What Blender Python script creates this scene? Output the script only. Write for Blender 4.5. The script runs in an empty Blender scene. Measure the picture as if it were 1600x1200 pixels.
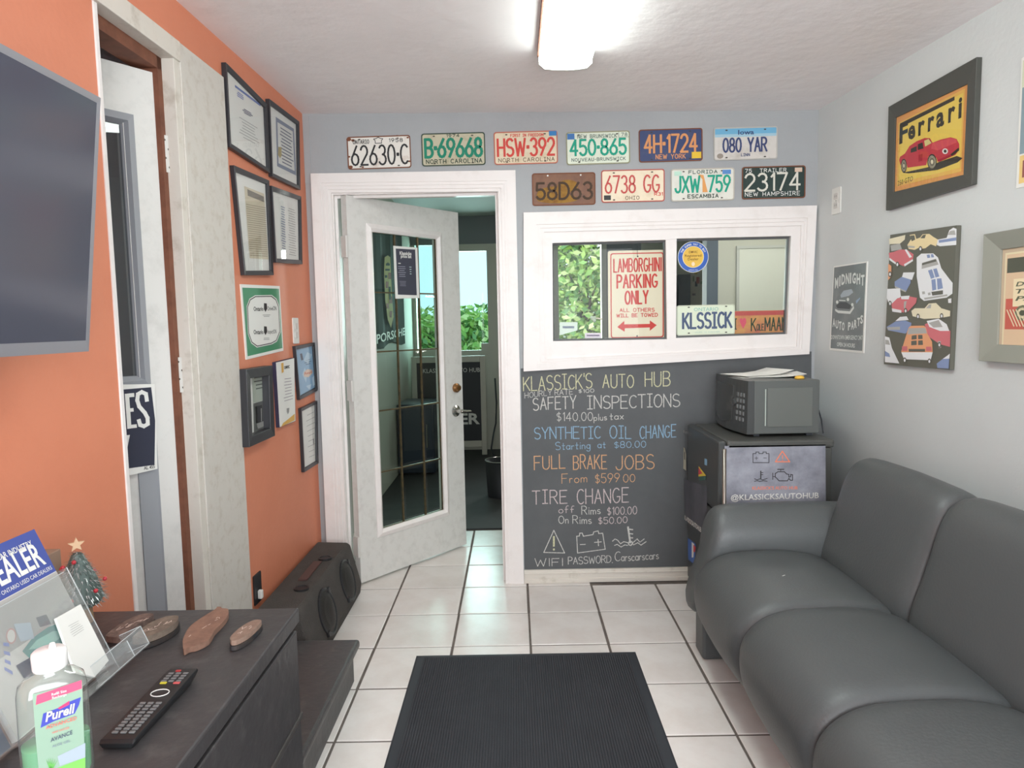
import bpy, bmesh, math, random
from mathutils import Vector, Matrix
random.seed(7)
D = bpy.data; SC = bpy.context.scene; COL = SC.collection

# ------------------------------------------------------------------ camera
YAW, PITCH, ROLL, FPX, CH = -0.0043, -0.0871, -0.0199, 1083.4, 1.2947
FW = Vector((math.sin(YAW)*math.cos(PITCH), math.cos(YAW)*math.cos(PITCH), math.sin(PITCH)))
_r0 = Vector((math.cos(YAW), -math.sin(YAW), 0)); _u0 = _r0.cross(FW)
RT = math.cos(ROLL)*_r0 + math.sin(ROLL)*_u0
UP = -math.sin(ROLL)*_r0 + math.cos(ROLL)*_u0
CAM = Vector((0, 0, CH))
cd = D.cameras.new('camera'); cam = D.objects.new('camera', cd); COL.objects.link(cam)
cam.matrix_world = Matrix(((RT.x, UP.x, -FW.x, 0), (RT.y, UP.y, -FW.y, 0), (RT.z, UP.z, -FW.z, CH), (0, 0, 0, 1)))
cd.sensor_fit = 'HORIZONTAL'; cd.sensor_width = 36; cd.lens = 36*FPX/1600; cd.clip_start = .02
SC.camera = cam

# ------------------------------------------------------------------ view, world, lights
SC.view_settings.view_transform = 'Standard'; SC.view_settings.look = 'None'
SC.view_settings.gamma = 1; SC.view_settings.use_curve_mapping = False
SC.view_settings.exposure = 0.45
SC.cycles.diffuse_bounces = 8; SC.cycles.max_bounces = 14; SC.cycles.transparent_max_bounces = 24
w = D.worlds.new('world'); SC.world = w; w.use_nodes = True
bg = w.node_tree.nodes['Background']
bg.inputs[0].default_value = (0.80, 0.90, 1.0, 1); bg.inputs[1].default_value = 1.5
def area(name, loc, rot, sx, sy, power, col):
    l = D.lights.new(name, 'AREA'); l.shape = 'RECTANGLE'; l.size = sx; l.size_y = sy; l.energy = power; l.color = col
    o = D.objects.new(name, l); COL.objects.link(o); o.location = loc; o.rotation_euler = rot; return o
area('daylight_shop_window', (.35, -1.08, 1.35), (math.radians(112), 0, 0), 2.1, 1.7, 66, (.97, .985, 1))
area('daylight_office_window', (.85, 7.75, 1.65), (math.radians(-90), 0, 0), 1.0, 1.2, 50, (.97, 1, .97))
area('daylight_office_door', (-.6, 7.75, 1.4), (math.radians(-90), 0, 0), 1.0, 1.3, 55, (.97, 1, .99))

# ------------------------------------------------------------------ materials
def lin(c):
    out = []
    for v in c[:3]:
        v /= 255.0
        out.append(v/12.92 if v <= .04045 else ((v+.055)/1.055)**2.4)
    return tuple(out)+(1,)
MATS = {}
def mat(name, col, rough=.6, metal=0, bump=None, mott=None, coat=0, trans=0, alpha=1, emit=None, ior=1.45, spec=.5):
    """bump=(scale,strength) ; mott=(scale, (r,g,b), amount[, threshold])"""
    if name in MATS: return MATS[name]
    m = D.materials.new(name); m.use_nodes = True; nt = m.node_tree; b = nt.nodes['Principled BSDF']
    b.inputs['Base Color'].default_value = lin(col); b.inputs['Roughness'].default_value = rough
    b.inputs['Metallic'].default_value = metal; b.inputs['IOR'].default_value = ior
    b.inputs['Specular IOR Level'].default_value = spec
    if coat: b.inputs['Coat Weight'].default_value = coat; b.inputs['Coat Roughness'].default_value = .05
    if trans: b.inputs['Transmission Weight'].default_value = trans
    if alpha < 1: b.inputs['Alpha'].default_value = alpha
    if emit: b.inputs['Emission Color'].default_value = lin(emit[0]); b.inputs['Emission Strength'].default_value = emit[1]
    tc = None
    if bump or mott:
        tc = nt.nodes.new('ShaderNodeTexCoord')
    if mott:
        n = nt.nodes.new('ShaderNodeTexNoise'); n.inputs['Scale'].default_value = mott[0]; n.inputs['Detail'].default_value = 6
        n.inputs['Roughness'].default_value = .65
        nt.links.new(tc.outputs['Object'], n.inputs['Vector'])
        r = nt.nodes.new('ShaderNodeValToRGB'); t = mott[3] if len(mott) > 3 else .5
        r.color_ramp.elements[0].position = max(0, t-.08); r.color_ramp.elements[1].position = min(1, t+.22)
        r.color_ramp.elements[0].color = (0, 0, 0, 1); r.color_ramp.elements[1].color = (mott[2],)*3+(1,)
        nt.links.new(n.outputs['Fac'], r.inputs['Fac'])
        mx = nt.nodes.new('ShaderNodeMix'); mx.data_type = 'RGBA'
        mx.inputs['A'].default_value = lin(col); mx.inputs['B'].default_value = lin(mott[1])
        nt.links.new(r.outputs['Color'], mx.inputs['Factor']); nt.links.new(mx.outputs['Result'], b.inputs['Base Color'])
    if bump:
        n = nt.nodes.new('ShaderNodeTexNoise'); n.inputs['Scale'].default_value = bump[0]; n.inputs['Detail'].default_value = 5
        nt.links.new(tc.outputs['Object'], n.inputs['Vector'])
        bp = nt.nodes.new('ShaderNodeBump'); bp.inputs['Strength'].default_value = bump[1]; bp.inputs['Distance'].default_value = .01
        nt.links.new(n.outputs['Fac'], bp.inputs['Height']); nt.links.new(bp.outputs['Normal'], b.inputs['Normal'])
    MATS[name] = m; return m
def glassmat(name, tint=(245, 250, 247), refl=1.0, rough=0.0, haze=0):
    if name in MATS: return MATS[name]
    m = D.materials.new(name); m.use_nodes = True; nt = m.node_tree; nt.nodes.clear()
    o = nt.nodes.new('ShaderNodeOutputMaterial'); mx = nt.nodes.new('ShaderNodeMixShader')
    t = nt.nodes.new('ShaderNodeBsdfTransparent'); t.inputs[0].default_value = lin(tint)
    g = nt.nodes.new('ShaderNodeBsdfGlossy'); g.inputs['Roughness'].default_value = rough
    f = nt.nodes.new('ShaderNodeLayerWeight'); f.inputs[0].default_value = .5
    pw = nt.nodes.new('ShaderNodeMath'); pw.operation = 'POWER'; pw.inputs[1].default_value = 5
    ma = nt.nodes.new('ShaderNodeMath'); ma.operation = 'MULTIPLY_ADD'; ma.inputs[1].default_value = .9*refl; ma.inputs[2].default_value = .05*refl; ma.use_clamp = True
    nt.links.new(f.outputs['Facing'], pw.inputs[0]); nt.links.new(pw.outputs[0], ma.inputs[0]); nt.links.new(ma.outputs[0], mx.inputs[0])
    nt.links.new(t.outputs[0], mx.inputs[1]); nt.links.new(g.outputs[0], mx.inputs[2]); nt.links.new(mx.outputs[0], o.inputs[0])
    if haze:
        df = nt.nodes.new('ShaderNodeBsdfDiffuse'); df.inputs[0].default_value = lin((226, 230, 230)); m2 = nt.nodes.new('ShaderNodeMixShader'); m2.inputs[0].default_value = haze
        nt.links.new(mx.outputs[0], m2.inputs[1]); nt.links.new(df.outputs[0], m2.inputs[2]); nt.links.new(m2.outputs[0], o.inputs[0])
    MATS[name] = m; return m
def flat(c, rough=.7):
    return mat('print_%d_%d_%d' % tuple(c), c, rough)

GREY_LIT = mat('wall_grey_paint_lit', (203, 207, 206), .5, bump=(60, .1), mott=(2.2, (196, 200, 200), .5))  # same grey paint as the back wall, lightened for the stronger light there
GREY = mat('wall_grey_paint', (163, 166, 168), .55, bump=(60, .12), mott=(2.2, (150, 153, 156), .5))
ORANGE = mat('wall_orange_paint', (214, 134, 103), .5, bump=(55, .12), mott=(3, (202, 122, 92), .5))
CEIL = mat('ceiling_paint', (240, 235, 235), .5, bump=(14, .35), mott=(3, (230, 225, 224), .5))
TRIM = mat('trim_white_gloss', (232, 227, 224), .35, bump=(30, .05), mott=(9, (212, 204, 198), .6, .6))
TRIMD = mat('trim_white_worn', (214, 208, 198), .45, bump=(30, .1), mott=(14, (150, 136, 116), .7, .62))
DOORW = mat('door_white_scuffed', (214, 213, 209), .4, bump=(40, .06), mott=(22, (168, 165, 158), .4, .56))
DOORL = mat('door_white_flat', (215, 214, 210), .5, mott=(12, (182, 182, 178), .6, .58))
BOARD = mat('filler_board_dirty', (204, 199, 191), .6, bump=(30, .15), mott=(26, (156, 138, 114), .45, .58))
GROUT = mat('grout', (112, 104, 98), .9, mott=(20, (80, 74, 70), .7))
BLACKW = mat('black_painted_wood', (64, 62, 63), .4, bump=(25, .2), mott=(26, (104, 101, 99), .6, .62))
BLACKP = mat('black_plastic', (30, 31, 33), .35)
DARKP = mat('dark_grey_plastic', (44, 45, 47), .4)
FRAME = mat('frame_black', (50, 50, 54), .35)
LEATHER = mat('sofa_leather', (78, 82, 83), .44, bump=(130, .10), mott=(1.6, (86, 90, 90), .6), spec=.7)
PAPER = mat('paper_white', (226, 226, 221), .5)
CHROME = mat('chrome', (200, 198, 194), .18, 1)
BRASS = mat('brass', (170, 125, 85), .3, 1)
HINGE = mat('painted_hinge', (205, 203, 198), .45)
RAWWOOD = mat('raw_brown_wood', (125, 78, 58), .7, mott=(18, (90, 52, 38), .7))
GLASS = glassmat('window_glass', (248, 252, 250), .3)
PICGLASS = glassmat('picture_glass', (250, 250, 250), .9)
DOORGLASS = glassmat('leaded_glass', (215, 226, 220), 1.1, .02)
CARPET = mat('mat_carpet', (60, 62, 67), .95, bump=(500, .6), mott=(6, (72, 74, 79), .5))
RUBBER = mat('rubber_black', (52, 56, 62), .6)

# ------------------------------------------------------------------ frames and mesh builder
class Fr:
    def __init__(s, O, R, U):
        s.O = Vector(O); s.R = Vector(R).normalized(); s.U = Vector(U).normalized(); s.N = s.R.cross(s.U).normalized()
    def p(s, a, b, c=0): return s.O + s.R*a + s.U*b + s.N*c
    def px(s, x, y, c=0):
        v = FW + RT*((x-800)/FPX) - UP*((y-600)/FPX)
        t = ((s.O + s.N*c) - CAM).dot(s.N)/v.dot(s.N)
        q = CAM + v*t - s.O
        return (q.dot(s.R), q.dot(s.U))
    def pxs(s, pts, c=0): return [s.px(x, y, c) for x, y in pts]
def atz(x, y, z):
    v = FW + RT*((x-800)/FPX) - UP*((y-600)/FPX); return CAM + v*((z-CH)/v.z)
def aty(x, y, Y):
    v = FW + RT*((x-800)/FPX) - UP*((y-600)/FPX); return CAM + v*(Y/v.y)
WORLD = Fr((0, 0, 0), (1, 0, 0), (0, 0, 1))
DY = 3.38; XL = -.982; KL = .03; XR = 1.46; KR = .08
BACK = Fr((0, DY, 0), (1, 0, 0), (0, 0, 1))
LEFT = Fr((XL, DY, 0), (KL, 1, 0), (0, 0, 1))
RIGHT = Fr((XR, DY, 0), (KR, -1, 0), (0, 0, 1))

def area2(p):
    return sum(p[i][0]*p[(i+1) % len(p)][1]-p[(i+1) % len(p)][0]*p[i][1] for i in range(len(p)))/2
class MB:
    def __init__(s): s.v = []; s.f = []; s.fm = []; s.m = []
    def mi(s, m):
        if m not in s.m: s.m.append(m)
        return s.m.index(m)
    def add(s, vs, fs, m):
        k = len(s.v); s.v += [Vector(v) for v in vs]; i = s.mi(m)
        for f in fs: s.f.append(tuple(k+j for j in f)); s.fm.append(i)
    def obox(s, F, a0, a1, b0, b1, c0, c1, m):
        a0, a1 = sorted((a0, a1)); b0, b1 = sorted((b0, b1)); c0, c1 = sorted((c0, c1))
        vs = [F.p(a, b, c) for c in (c0, c1) for b in (b0, b1) for a in (a0, a1)]
        s.add(vs, [(0, 2, 3, 1), (4, 5, 7, 6), (0, 1, 5, 4), (2, 6, 7, 3), (0, 4, 6, 2), (1, 3, 7, 5)], m); return s
    def box(s, x0, x1, y0, y1, z0, z1, m): return s.obox(WORLD, x0, x1, z0, z1, -y1, -y0, m)
    def poly(s, F, pts, c, m):
        if area2(pts) < 0: pts = pts[::-1]
        s.add([F.p(a, b, c) for a, b in pts], [tuple(range(len(pts)))], m); return s
    def prism(s, F, pts, c0, c1, m, m2=None):
        if area2(pts) < 0: pts = pts[::-1]
        c0, c1 = sorted((c0, c1)); n = len(pts)
        vs = [F.p(a, b, c0) for a, b in pts]+[F.p(a, b, c1) for a, b in pts]
        s.add(vs, [tuple(range(n))[::-1]]+[(i, (i+1) % n, n+(i+1) % n, n+i) for i in range(n)], m)
        s.add([F.p(a, b, c1) for a, b in pts], [tuple(range(n))], m2 or m); return s
    def ring(s, F, outer, inner, c0, c1, m, ci=None):
        """outer/inner matching loops; outer top at c1, inner top at ci"""
        if area2(outer) < 0: outer = outer[::-1]; inner = inner[::-1]
        ci = c1 if ci is None else ci; n = len(outer)
        vs = [F.p(a, b, c0) for a, b in outer]+[F.p(a, b, c1) for a, b in outer]+[F.p(a, b, ci) for a, b in inner]+[F.p(a, b, c0) for a, b in inner]
        fs = []
        for i in range(n):
            j = (i+1) % n
            fs += [(i, j, n+j, n+i), (n+i, n+j, 2*n+j, 2*n+i), (2*n+i, 2*n+j, 3*n+j, 3*n+i), (3*n+i, 3*n+j, j, i)]
        s.add(vs, fs, m); return s
    def loft(s, rings, m, cap=True, close=True):
        n = len(rings[0]); vs = [v for r in rings for v in r]; fs = []
        for k in range(len(rings)-1):
            for i in range(n if close else n-1):
                j = (i+1) % n; fs.append((k*n+i, k*n+j, (k+1)*n+j, (k+1)*n+i))
        if cap: fs += [tuple(range(n))[::-1], tuple((len(rings)-1)*n+i for i in range(n))]
        s.add(vs, fs, m); return s
    def tube(s, pts, r, m, n=8):
        pts = [Vector(p) for p in pts]; rings = []
        for i, p in enumerate(pts):
            d = (pts[min(i+1, len(pts)-1)]-pts[max(i-1, 0)]).normalized()
            u = d.orthogonal().normalized() if abs(d.z) > .9 else d.cross(Vector((0, 0, 1))).normalized()
            v = d.cross(u); rr = r[i] if isinstance(r, (list, tuple)) else r
            rings.append([p+u*math.cos(2*math.pi*k/n)*rr+v*math.sin(2*math.pi*k/n)*rr for k in range(n)])
        return s.loft(rings, m)
    def lathe(s, F, a, b, prof, m, n=20, sx=1, sy=1):
        """revolve about F.N through (a,b); prof=[(r,c)]"""
        rings = [[F.p(a+r*sx*math.cos(2*math.pi*k/n), b+r*sy*math.sin(2*math.pi*k/n), c) for k in range(n)] for r, c in prof]
        return s.loft(rings, m)
    def ball(s, p, r, m, n=10, sz=1):
        F = Fr(p, (1, 0, 0), (0, 1, 0))
        return s.lathe(F, 0, 0, [(r*max(.02, math.sin(math.pi*k/6)), -sz*r*math.cos(math.pi*k/6)) for k in range(7)], m, n)
    def disc(s, F, a, b, ra, rb, c, m, n=20):
        return s.poly(F, [(a+ra*math.cos(2*math.pi*k/n), b+rb*math.sin(2*math.pi*k/n)) for k in range(n)], c, m)
    def pxpoly(s, F, pts, c, m, T=None):
        if T: pts = [(T[0]+x/T[2], T[1]+y/T[2]) for x, y in pts]
        return s.poly(F, F.pxs(pts, c), c, m)
    def pxell(s, F, x, y, rx, ry, c, m, T=None, n=16):
        return s.pxpoly(F, [(x+rx*math.cos(2*math.pi*k/n), y+ry*math.sin(2*math.pi*k/n)) for k in range(n)], c, m, T)
    def stroke(s, F, pts, t, c, m):
        for i in range(len(pts)-1):
            (x0, y0), (x1, y1) = pts[i], pts[i+1]; dx, dy = x1-x0, y1-y0; L = math.hypot(dx, dy)
            if L < 1e-7: continue
            s.kk = (getattr(s, 'kk', 0)+1) % 16; c_ = c+s.kk*1.6e-5; ex, ey = dx/L*t*.35, dy/L*t*.35; nx, ny = -dy/L*t/2, dx/L*t/2
            s.add([F.p(x0-ex+nx, y0-ey+ny, c_), F.p(x0-ex-nx, y0-ey-ny, c_), F.p(x1+ex-nx, y1+ey-ny, c_), F.p(x1+ex+nx, y1+ey+ny, c_)], [(0, 1, 2, 3)], m)
        return s

def ngon_ok(name, mb, loc):
    me = D.meshes.new(name); me.from_pydata([v-loc for v in mb.v], [], mb.f)
    for m in mb.m: me.materials.append(m)
    for p, i in zip(me.polygons, mb.fm): p.material_index = i
    me.update(); return me
def setp(o, **k):
    for a, b in k.items():
        if b: o[a] = b
def bevel(o, w, seg=2):
    b = o.modifiers.new('bevel', 'BEVEL'); b.width = w; b.segments = seg; b.limit_method = 'ANGLE'; b.angle_limit = math.radians(35)
def thing(name, label, cat, loc=(0, 0, 0), group=None):
    o = D.objects.new(name, None); COL.objects.link(o); o.location = loc; o.empty_display_size = .05
    setp(o, label=label, category=cat, group=group); return o
def rootloc(p):
    while p.parent: p = p.parent
    return Vector(p.location)
def part(name, mb, parent, label=None, smooth=False, bev=0, kind=None, seg=2):
    me = ngon_ok(name, mb, rootloc(parent)); o = D.objects.new(name, me); COL.objects.link(o); o.parent = parent
    if smooth: me.polygons.foreach_set('use_smooth', [True]*len(me.polygons))
    if bev: bevel(o, bev, seg)
    setp(o, label=label, kind=kind); return o
def single(name, mb, label, cat, loc=(0, 0, 0), group=None, smooth=False, bev=0, kind=None):
    loc = Vector(loc); me = ngon_ok(name, mb, loc); o = D.objects.new(name, me); COL.objects.link(o); o.location = loc
    if smooth: me.polygons.foreach_set('use_smooth', [True]*len(me.polygons))
    if bev: bevel(o, bev)
    setp(o, label=label, category=cat, group=group, kind=kind); return o
def struct(name, mb, label, bev=0, parent=None, loc=(0, 0, 0)):
    loc = Vector(loc) if parent is None else rootloc(parent)
    me = ngon_ok(name, mb, loc); o = D.objects.new(name, me); COL.objects.link(o)
    if parent: o.parent = parent
    else: o.location = loc; o['kind'] = 'structure'
    if bev: bevel(o, bev)
    if label: o['label'] = label
    return o

# ------------------------------------------------------------------ lettering
def arc(cx, cy, rx, ry, a0, a1, n=8):
    return [(cx+rx*math.cos(math.radians(a0+(a1-a0)*i/n)), cy+ry*math.sin(math.radians(a0+(a1-a0)*i/n))) for i in range(n+1)]
G = {
'A': [[(0, 0), (.3, 1), (.6, 0)], [(.12, .36), (.48, .36)]],
'B': [[(0, 0), (0, 1), (.28, 1)]+arc(.28, .76, .26, .24, 90, -90)+[(0, .52)], [(.28, .52)]+arc(.28, .26, .3, .26, 90, -90)+[(0, 0)]],
'C': [arc(.33, .5, .33, .5, 48, 312, 12)],
'D': [[(0, 0), (0, 1), (.2, 1)]+arc(.2, .5, .4, .5, 90, -90, 10)+[(0, 0)]],
'E': [[(.55, 1), (0, 1), (0, 0), (.55, 0)], [(0, .52), (.45, .52)]],
'F': [[(.55, 1), (0, 1), (0, 0)], [(0, .52), (.45, .52)]],
'G': [arc(.33, .5, .33, .5, 48, 330, 12)+[(.62, .42), (.38, .42)]],
'H': [[(0, 0), (0, 1)], [(.58, 0), (.58, 1)], [(0, .5), (.58, .5)]],
'I': [[(.2, 0), (.2, 1)], [(0, 1), (.4, 1)], [(0, 0), (.4, 0)]],
'|': [[(.05, 0), (.05, 1)]],
'J': [[(.5, 1), (.5, .28)]+arc(.26, .28, .24, .28, 0, -170, 6)],
'K': [[(0, 0), (0, 1)], [(.55, 1), (.02, .42)], [(.17, .58), (.6, 0)]],
'L': [[(0, 1), (0, 0), (.5, 0)]],
'M': [[(0, 0), (0, 1), (.36, .3), (.72, 1), (.72, 0)]],
'N': [[(0, 0), (0, 1), (.58, 0), (.58, 1)]],
'O': [arc(.32, .5, .32, .5, 90, 450, 14)],
'P': [[(0, 0), (0, 1), (.28, 1)]+arc(.28, .74, .28, .26, 90, -90)+[(0, .48)]],
'Q': [arc(.32, .5, .32, .5, 90, 450, 14), [(.38, .22), (.62, -.05)]],
'R': [[(0, 0), (0, 1), (.28, 1)]+arc(.28, .75, .26, .25, 90, -90)+[(0, .5)], [(.26, .5), (.58, 0)]],
'S': [arc(.29, .75, .27, .25, 35, 270, 9)+arc(.29, .25, .29, .25, 90, -145, 9)],
'T': [[(0, 1), (.6, 1)], [(.3, 1), (.3, 0)]],
'U': [[(0, 1), (0, .3)]+arc(.29, .3, .29, .3, 180, 360, 8)+[(.58, 1)]],
'V': [[(0, 1), (.3, 0), (.6, 1)]],
'W': [[(0, 1), (.2, 0), (.42, .8), (.64, 0), (.84, 1)]],
'X': [[(0, 0), (.58, 1)], [(0, 1), (.58, 0)]],
'Y': [[(0, 1), (.3, .48), (.6, 1)], [(.3, .48), (.3, 0)]],
'Z': [[(0, 1), (.56, 1), (0, 0), (.56, 0)]],
'0': [arc(.28, .5, .28, .5, 90, 450, 14)],
'1': [[(.06, .8), (.22, 1), (.22, 0)]],
'2': [arc(.28, .72, .27, .28, 165, -35, 8)+[(0, 0), (.56, 0)]],
'3': [arc(.26, .75, .25, .25, 150, -80, 8), arc(.26, .26, .29, .27, 85, -150, 9)],
'4': [[(.42, 0), (.42, 1), (0, .3), (.58, .3)]],
'5': [[(.5, 1), (.06, 1), (.03, .56)]+arc(.27, .31, .28, .31, 115, -150, 10)],
'6': [[(.44, 1), (.1, .5)]+arc(.28, .29, .28, .29, 150, -210, 12)],
'7': [[(0, 1), (.56, 1), (.18, 0)]],
'8': [arc(.28, .75, .23, .25, 90, 450, 12), arc(.28, .26, .28, .26, 90, 450, 12)],
'9': [arc(.28, .71, .28, .29, -30, 330, 12)+[(.46, .5), (.16, 0)]],
'$': [arc(.25, .72, .22, .2, 35, 270, 8)+arc(.25, .3, .24, .22, 90, -145, 8), [(.25, -.05), (.25, 1.05)]],
'.': [[(0, .02), (.05, .02)]], '-': [[(0, .48), (.3, .48)]], '*': [[(.02, .46), (.1, .46), (.1, .54), (.02, .54), (.02, .46)]],
"'": [[(0, 1.1), (0, .86)]], '@': [arc(.4, .45, .4, .45, -60, 250, 14), arc(.4, .45, .18, .2, 0, 360, 10), [(.58, .65), (.58, .3), (.75, .3)]],
'/': [[(0, 0), (.4, 1)]], ',': [[(.04, .04), (0, -.12)]],
'a': [arc(.2, .26, .2, .26, 30, 330, 9), [(.42, .52), (.42, 0)]],
'c': [arc(.22, .26, .22, .26, 45, 315, 8)],
'f': [arc(.28, .72, .16, .26, 60, 180, 5)+[(.12, 0)], [(0, .48), (.3, .48)]],
'g': [arc(.2, .28, .2, .25, 0, 360, 9), [(.4, .52), (.4, -.12)]+arc(.2, -.12, .2, .2, 0, -160, 5)],
'i': [[(.04, .5), (.04, 0)], [(.04, .72), (.05, .76)]],
'l': [[(.04, 1), (.04, 0)]],
'm': [[(0, 0), (0, .5)], [(0, .36)]+arc(.15, .34, .13, .17, 150, 0, 5)+[(.28, 0)], [(.28, .36)]+arc(.43, .34, .13, .17, 150, 0, 5)+[(.56, 0)]],
'n': [[(0, 0), (0, .5)], [(0, .34)]+arc(.18, .32, .16, .19, 150, 0, 5)+[(.34, 0)]],
'o': [arc(.22, .26, .22, .26, 90, 450, 10)],
'p': [[(0, .52), (0, -.36)], arc(.2, .26, .2, .26, 180, -180, 9)],
'r': [[(0, 0), (0, .5)], [(0, .32)]+arc(.16, .32, .14, .18, 150, 50, 4)],
's': [arc(.16, .39, .15, .13, 40, 270, 6)+arc(.16, .13, .17, .13, 90, -145, 6)],
't': [[(.14, .85), (.14, 0), (.28, .02)], [(0, .52), (.3, .52)]],
'u': [[(0, .5), (0, .2)]+arc(.17, .2, .17, .2, 180, 360, 6)+[(.34, .5), (.34, 0)]],
'x': [[(0, 0), (.36, .5)], [(0, .5), (.36, 0)]],
}
def gw(ch):
    if ch == ' ': return .45
    return max(p[0] for st in G[ch] for p in st)
def stext(mb, F, text, p0, p1, h, t, c, m, gap=.22, jit=0):
    """stroke text: baseline from p0 to p1 (frame coords), cap height h"""
    tot = sum(gw(ch) for ch in text)+gap*(len(text)-1)
    ux, uy = (p1[0]-p0[0])/tot, (p1[1]-p0[1])/tot; x = 0
    for ch in text:
        if ch != ' ':
            j = random.uniform(-jit, jit); js = 1+random.uniform(-jit, jit)*1.5
            for st in G[ch]:
                mb.stroke(F, [(p0[0]+(x+q[0])*ux, p0[1]+(x+q[0])*uy+(q[1]*js+j)*h) for q in st], t, c, m)
        x += gw(ch)+gap
    return mb
def pxtext(mb, F, text, a, b, hp, t, c, m, gap=.22, jit=0):
    """baseline endpoints and top point hp given on the photographed plane"""
    p0, p1 = F.px(*a, c), F.px(*b, c); q = F.px(a[0], a[1]-hp, c)
    return stext(mb, F, text, p0, p1, q[1]-p0[1], t, c, m, gap, jit)
_FC = {}
def fontgeo(text, bold=0, shear=0):
    k = (text, bold, shear)
    if k in _FC: return _FC[k]
    cu = D.curves.new('t', 'FONT'); cu.body = text; cu.size = 1; cu.resolution_u = 2; cu.offset = bold; cu.shear = shear; cu.fill_mode = 'FRONT'
    o = D.objects.new('t', cu); COL.objects.link(o)
    me = D.meshes.new_from_object(o)
    vs = [(v.co.x, v.co.y) for v in me.vertices]; fs = [tuple(p.vertices) for p in me.polygons]
    D.objects.remove(o); D.curves.remove(cu); D.meshes.remove(me)
    _FC[k] = (vs, fs); return _FC[k]
def btext(mb, F, text, p0, p1, h, c, m, bold=0, shear=0):
    vs, fs = fontgeo(text, bold, shear)
    if not vs: return mb
    x0 = min(v[0] for v in vs); x1 = max(v[0] for v in vs); s = 1/(x1-x0)
    dx, dy = p1[0]-p0[0], p1[1]-p0[1]
    mb.add([F.p(p0[0]+(x-x0)*s*dx, p0[1]+(x-x0)*s*dy+y/.73*h, c) for x, y in vs], fs, m); return mb
def pxb(mb, F, text, a, b, hp, c, m, bold=0, T=None, shear=0):
    if T: a = (T[0]+a[0]/T[2], T[1]+a[1]/T[2]); b = (T[0]+b[0]/T[2], T[1]+b[1]/T[2]); hp = hp/T[2]
    p0, p1 = F.px(*a, c), F.px(*b, c); q = F.px(a[0], a[1]-hp, c)
    return btext(mb, F, text, p0, p1, q[1]-p0[1], c, m, bold, shear)
def textlines(mb, F, T, quad, n, m, c, frac=.35, ragged=True):
    """n thin printed lines inside a quad (tl,tr,br,bl) in crop coordinates"""
    tl, tr, br, bl = quad
    L = lambda p, q, t: (p[0]+(q[0]-p[0])*t, p[1]+(q[1]-p[1])*t)
    for i in range(n):
        t0 = (i+.3)/n; t1 = t0+frac/n; e = random.uniform(.6, 1) if ragged else 1; s0 = (1-e)/2
        a, b = L(tl, bl, t0), L(tr, br, t0); d, g = L(tl, bl, t1), L(tr, br, t1)
        mb.pxpoly(F, [L(a, b, s0), L(a, b, 1-s0), L(d, g, 1-s0), L(d, g, s0)], c, m, T)
    return mb

# ================================================================== STRUCTURE
HC = lambda x: 2.3026-.0133*(x+.988)       # ceiling height
xl = lambda y: XL-KL*(DY-y)
xr = lambda y: XR+KR*(DY-y)
YF = -.95
# floor base (grout) + tiles
fb = MB(); fb.box(-1.9, 2.2, YF-.1, 4.30, -.06, -.004, GROUT)
floor = struct('floor', fb, 'tiled floor of square off-white ceramic tiles with dark grout')
def tilemat():
    m = mat('ceramic_tile', (232, 228, 224), .24, bump=(22, .06), mott=(5, (216, 207, 200), .7))
    nt = m.node_tree; b = nt.nodes['Principled BSDF']
    lk = b.inputs['Base Color'].links[0].from_socket
    oi = nt.nodes.new('ShaderNodeObjectInfo'); hs = nt.nodes.new('ShaderNodeHueSaturation')
    mr = nt.nodes.new('ShaderNodeMapRange'); mr.inputs['To Min'].default_value = .93; mr.inputs['To Max'].default_value = 1.06
    nt.links.new(oi.outputs['Random'], mr.inputs['Value']); nt.links.new(mr.outputs[0], hs.inputs['Value'])
    nt.links.new(lk, hs.inputs['Color']); nt.links.new(hs.outputs[0], b.inputs['Base Color']); return m
TILE = tilemat()
def tile_mesh(dw=0):
    mb = MB(); h = .1525; e = .002
    r = [[Vector((sx*q, sy*q, z)) for sx, sy in ((-1, -1), (1, -1), (1, 1), (-1, 1))] for q, z in ((h, -.004), (h, -.0015), (h-e, 0))]
    mb.loft(r, TILE); me = D.meshes.new('tile'); me.from_pydata(mb.v, [], mb.f); me.materials.append(TILE); return me
tmesh = tile_mesh(); S = .315; X0, Y0 = .0423, 3.3268
for j in range(-9, 4):
    for i in range(-6, 6):
        cx, cy = X0+(i+.5)*S, Y0+(j-.5)*S
        if cy > 4.3-.1 or cx < xl(cy)-.3 or cx > xr(cy)+.2: continue
        if cy > 3.38 and (cx < -1.1 or cx > .3): continue
        if cy < .5: continue
        o = D.objects.new('tile', tmesh); COL.objects.link(o); o.parent = floor
        o.location = (cx+random.uniform(-.001, .001), cy+random.uniform(-.001, .001), random.uniform(-.0006, .0006))
mb = MB(); FLD = mat('office_floor', (58, 58, 59), .75, mott=(8, (66, 66, 66), .6))
mb.box(-2.4, 3.0, 4.30, 8.0, -.06, .004, FLD); mb.box(-2.4, -1.12, 3.52, 4.3, -.06, .004, FLD); mb.box(.62, 3.0, 3.52, 4.3, -.06, .004, FLD)
struct('floor', mb, 'dark office floor beyond the open glass door')
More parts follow.
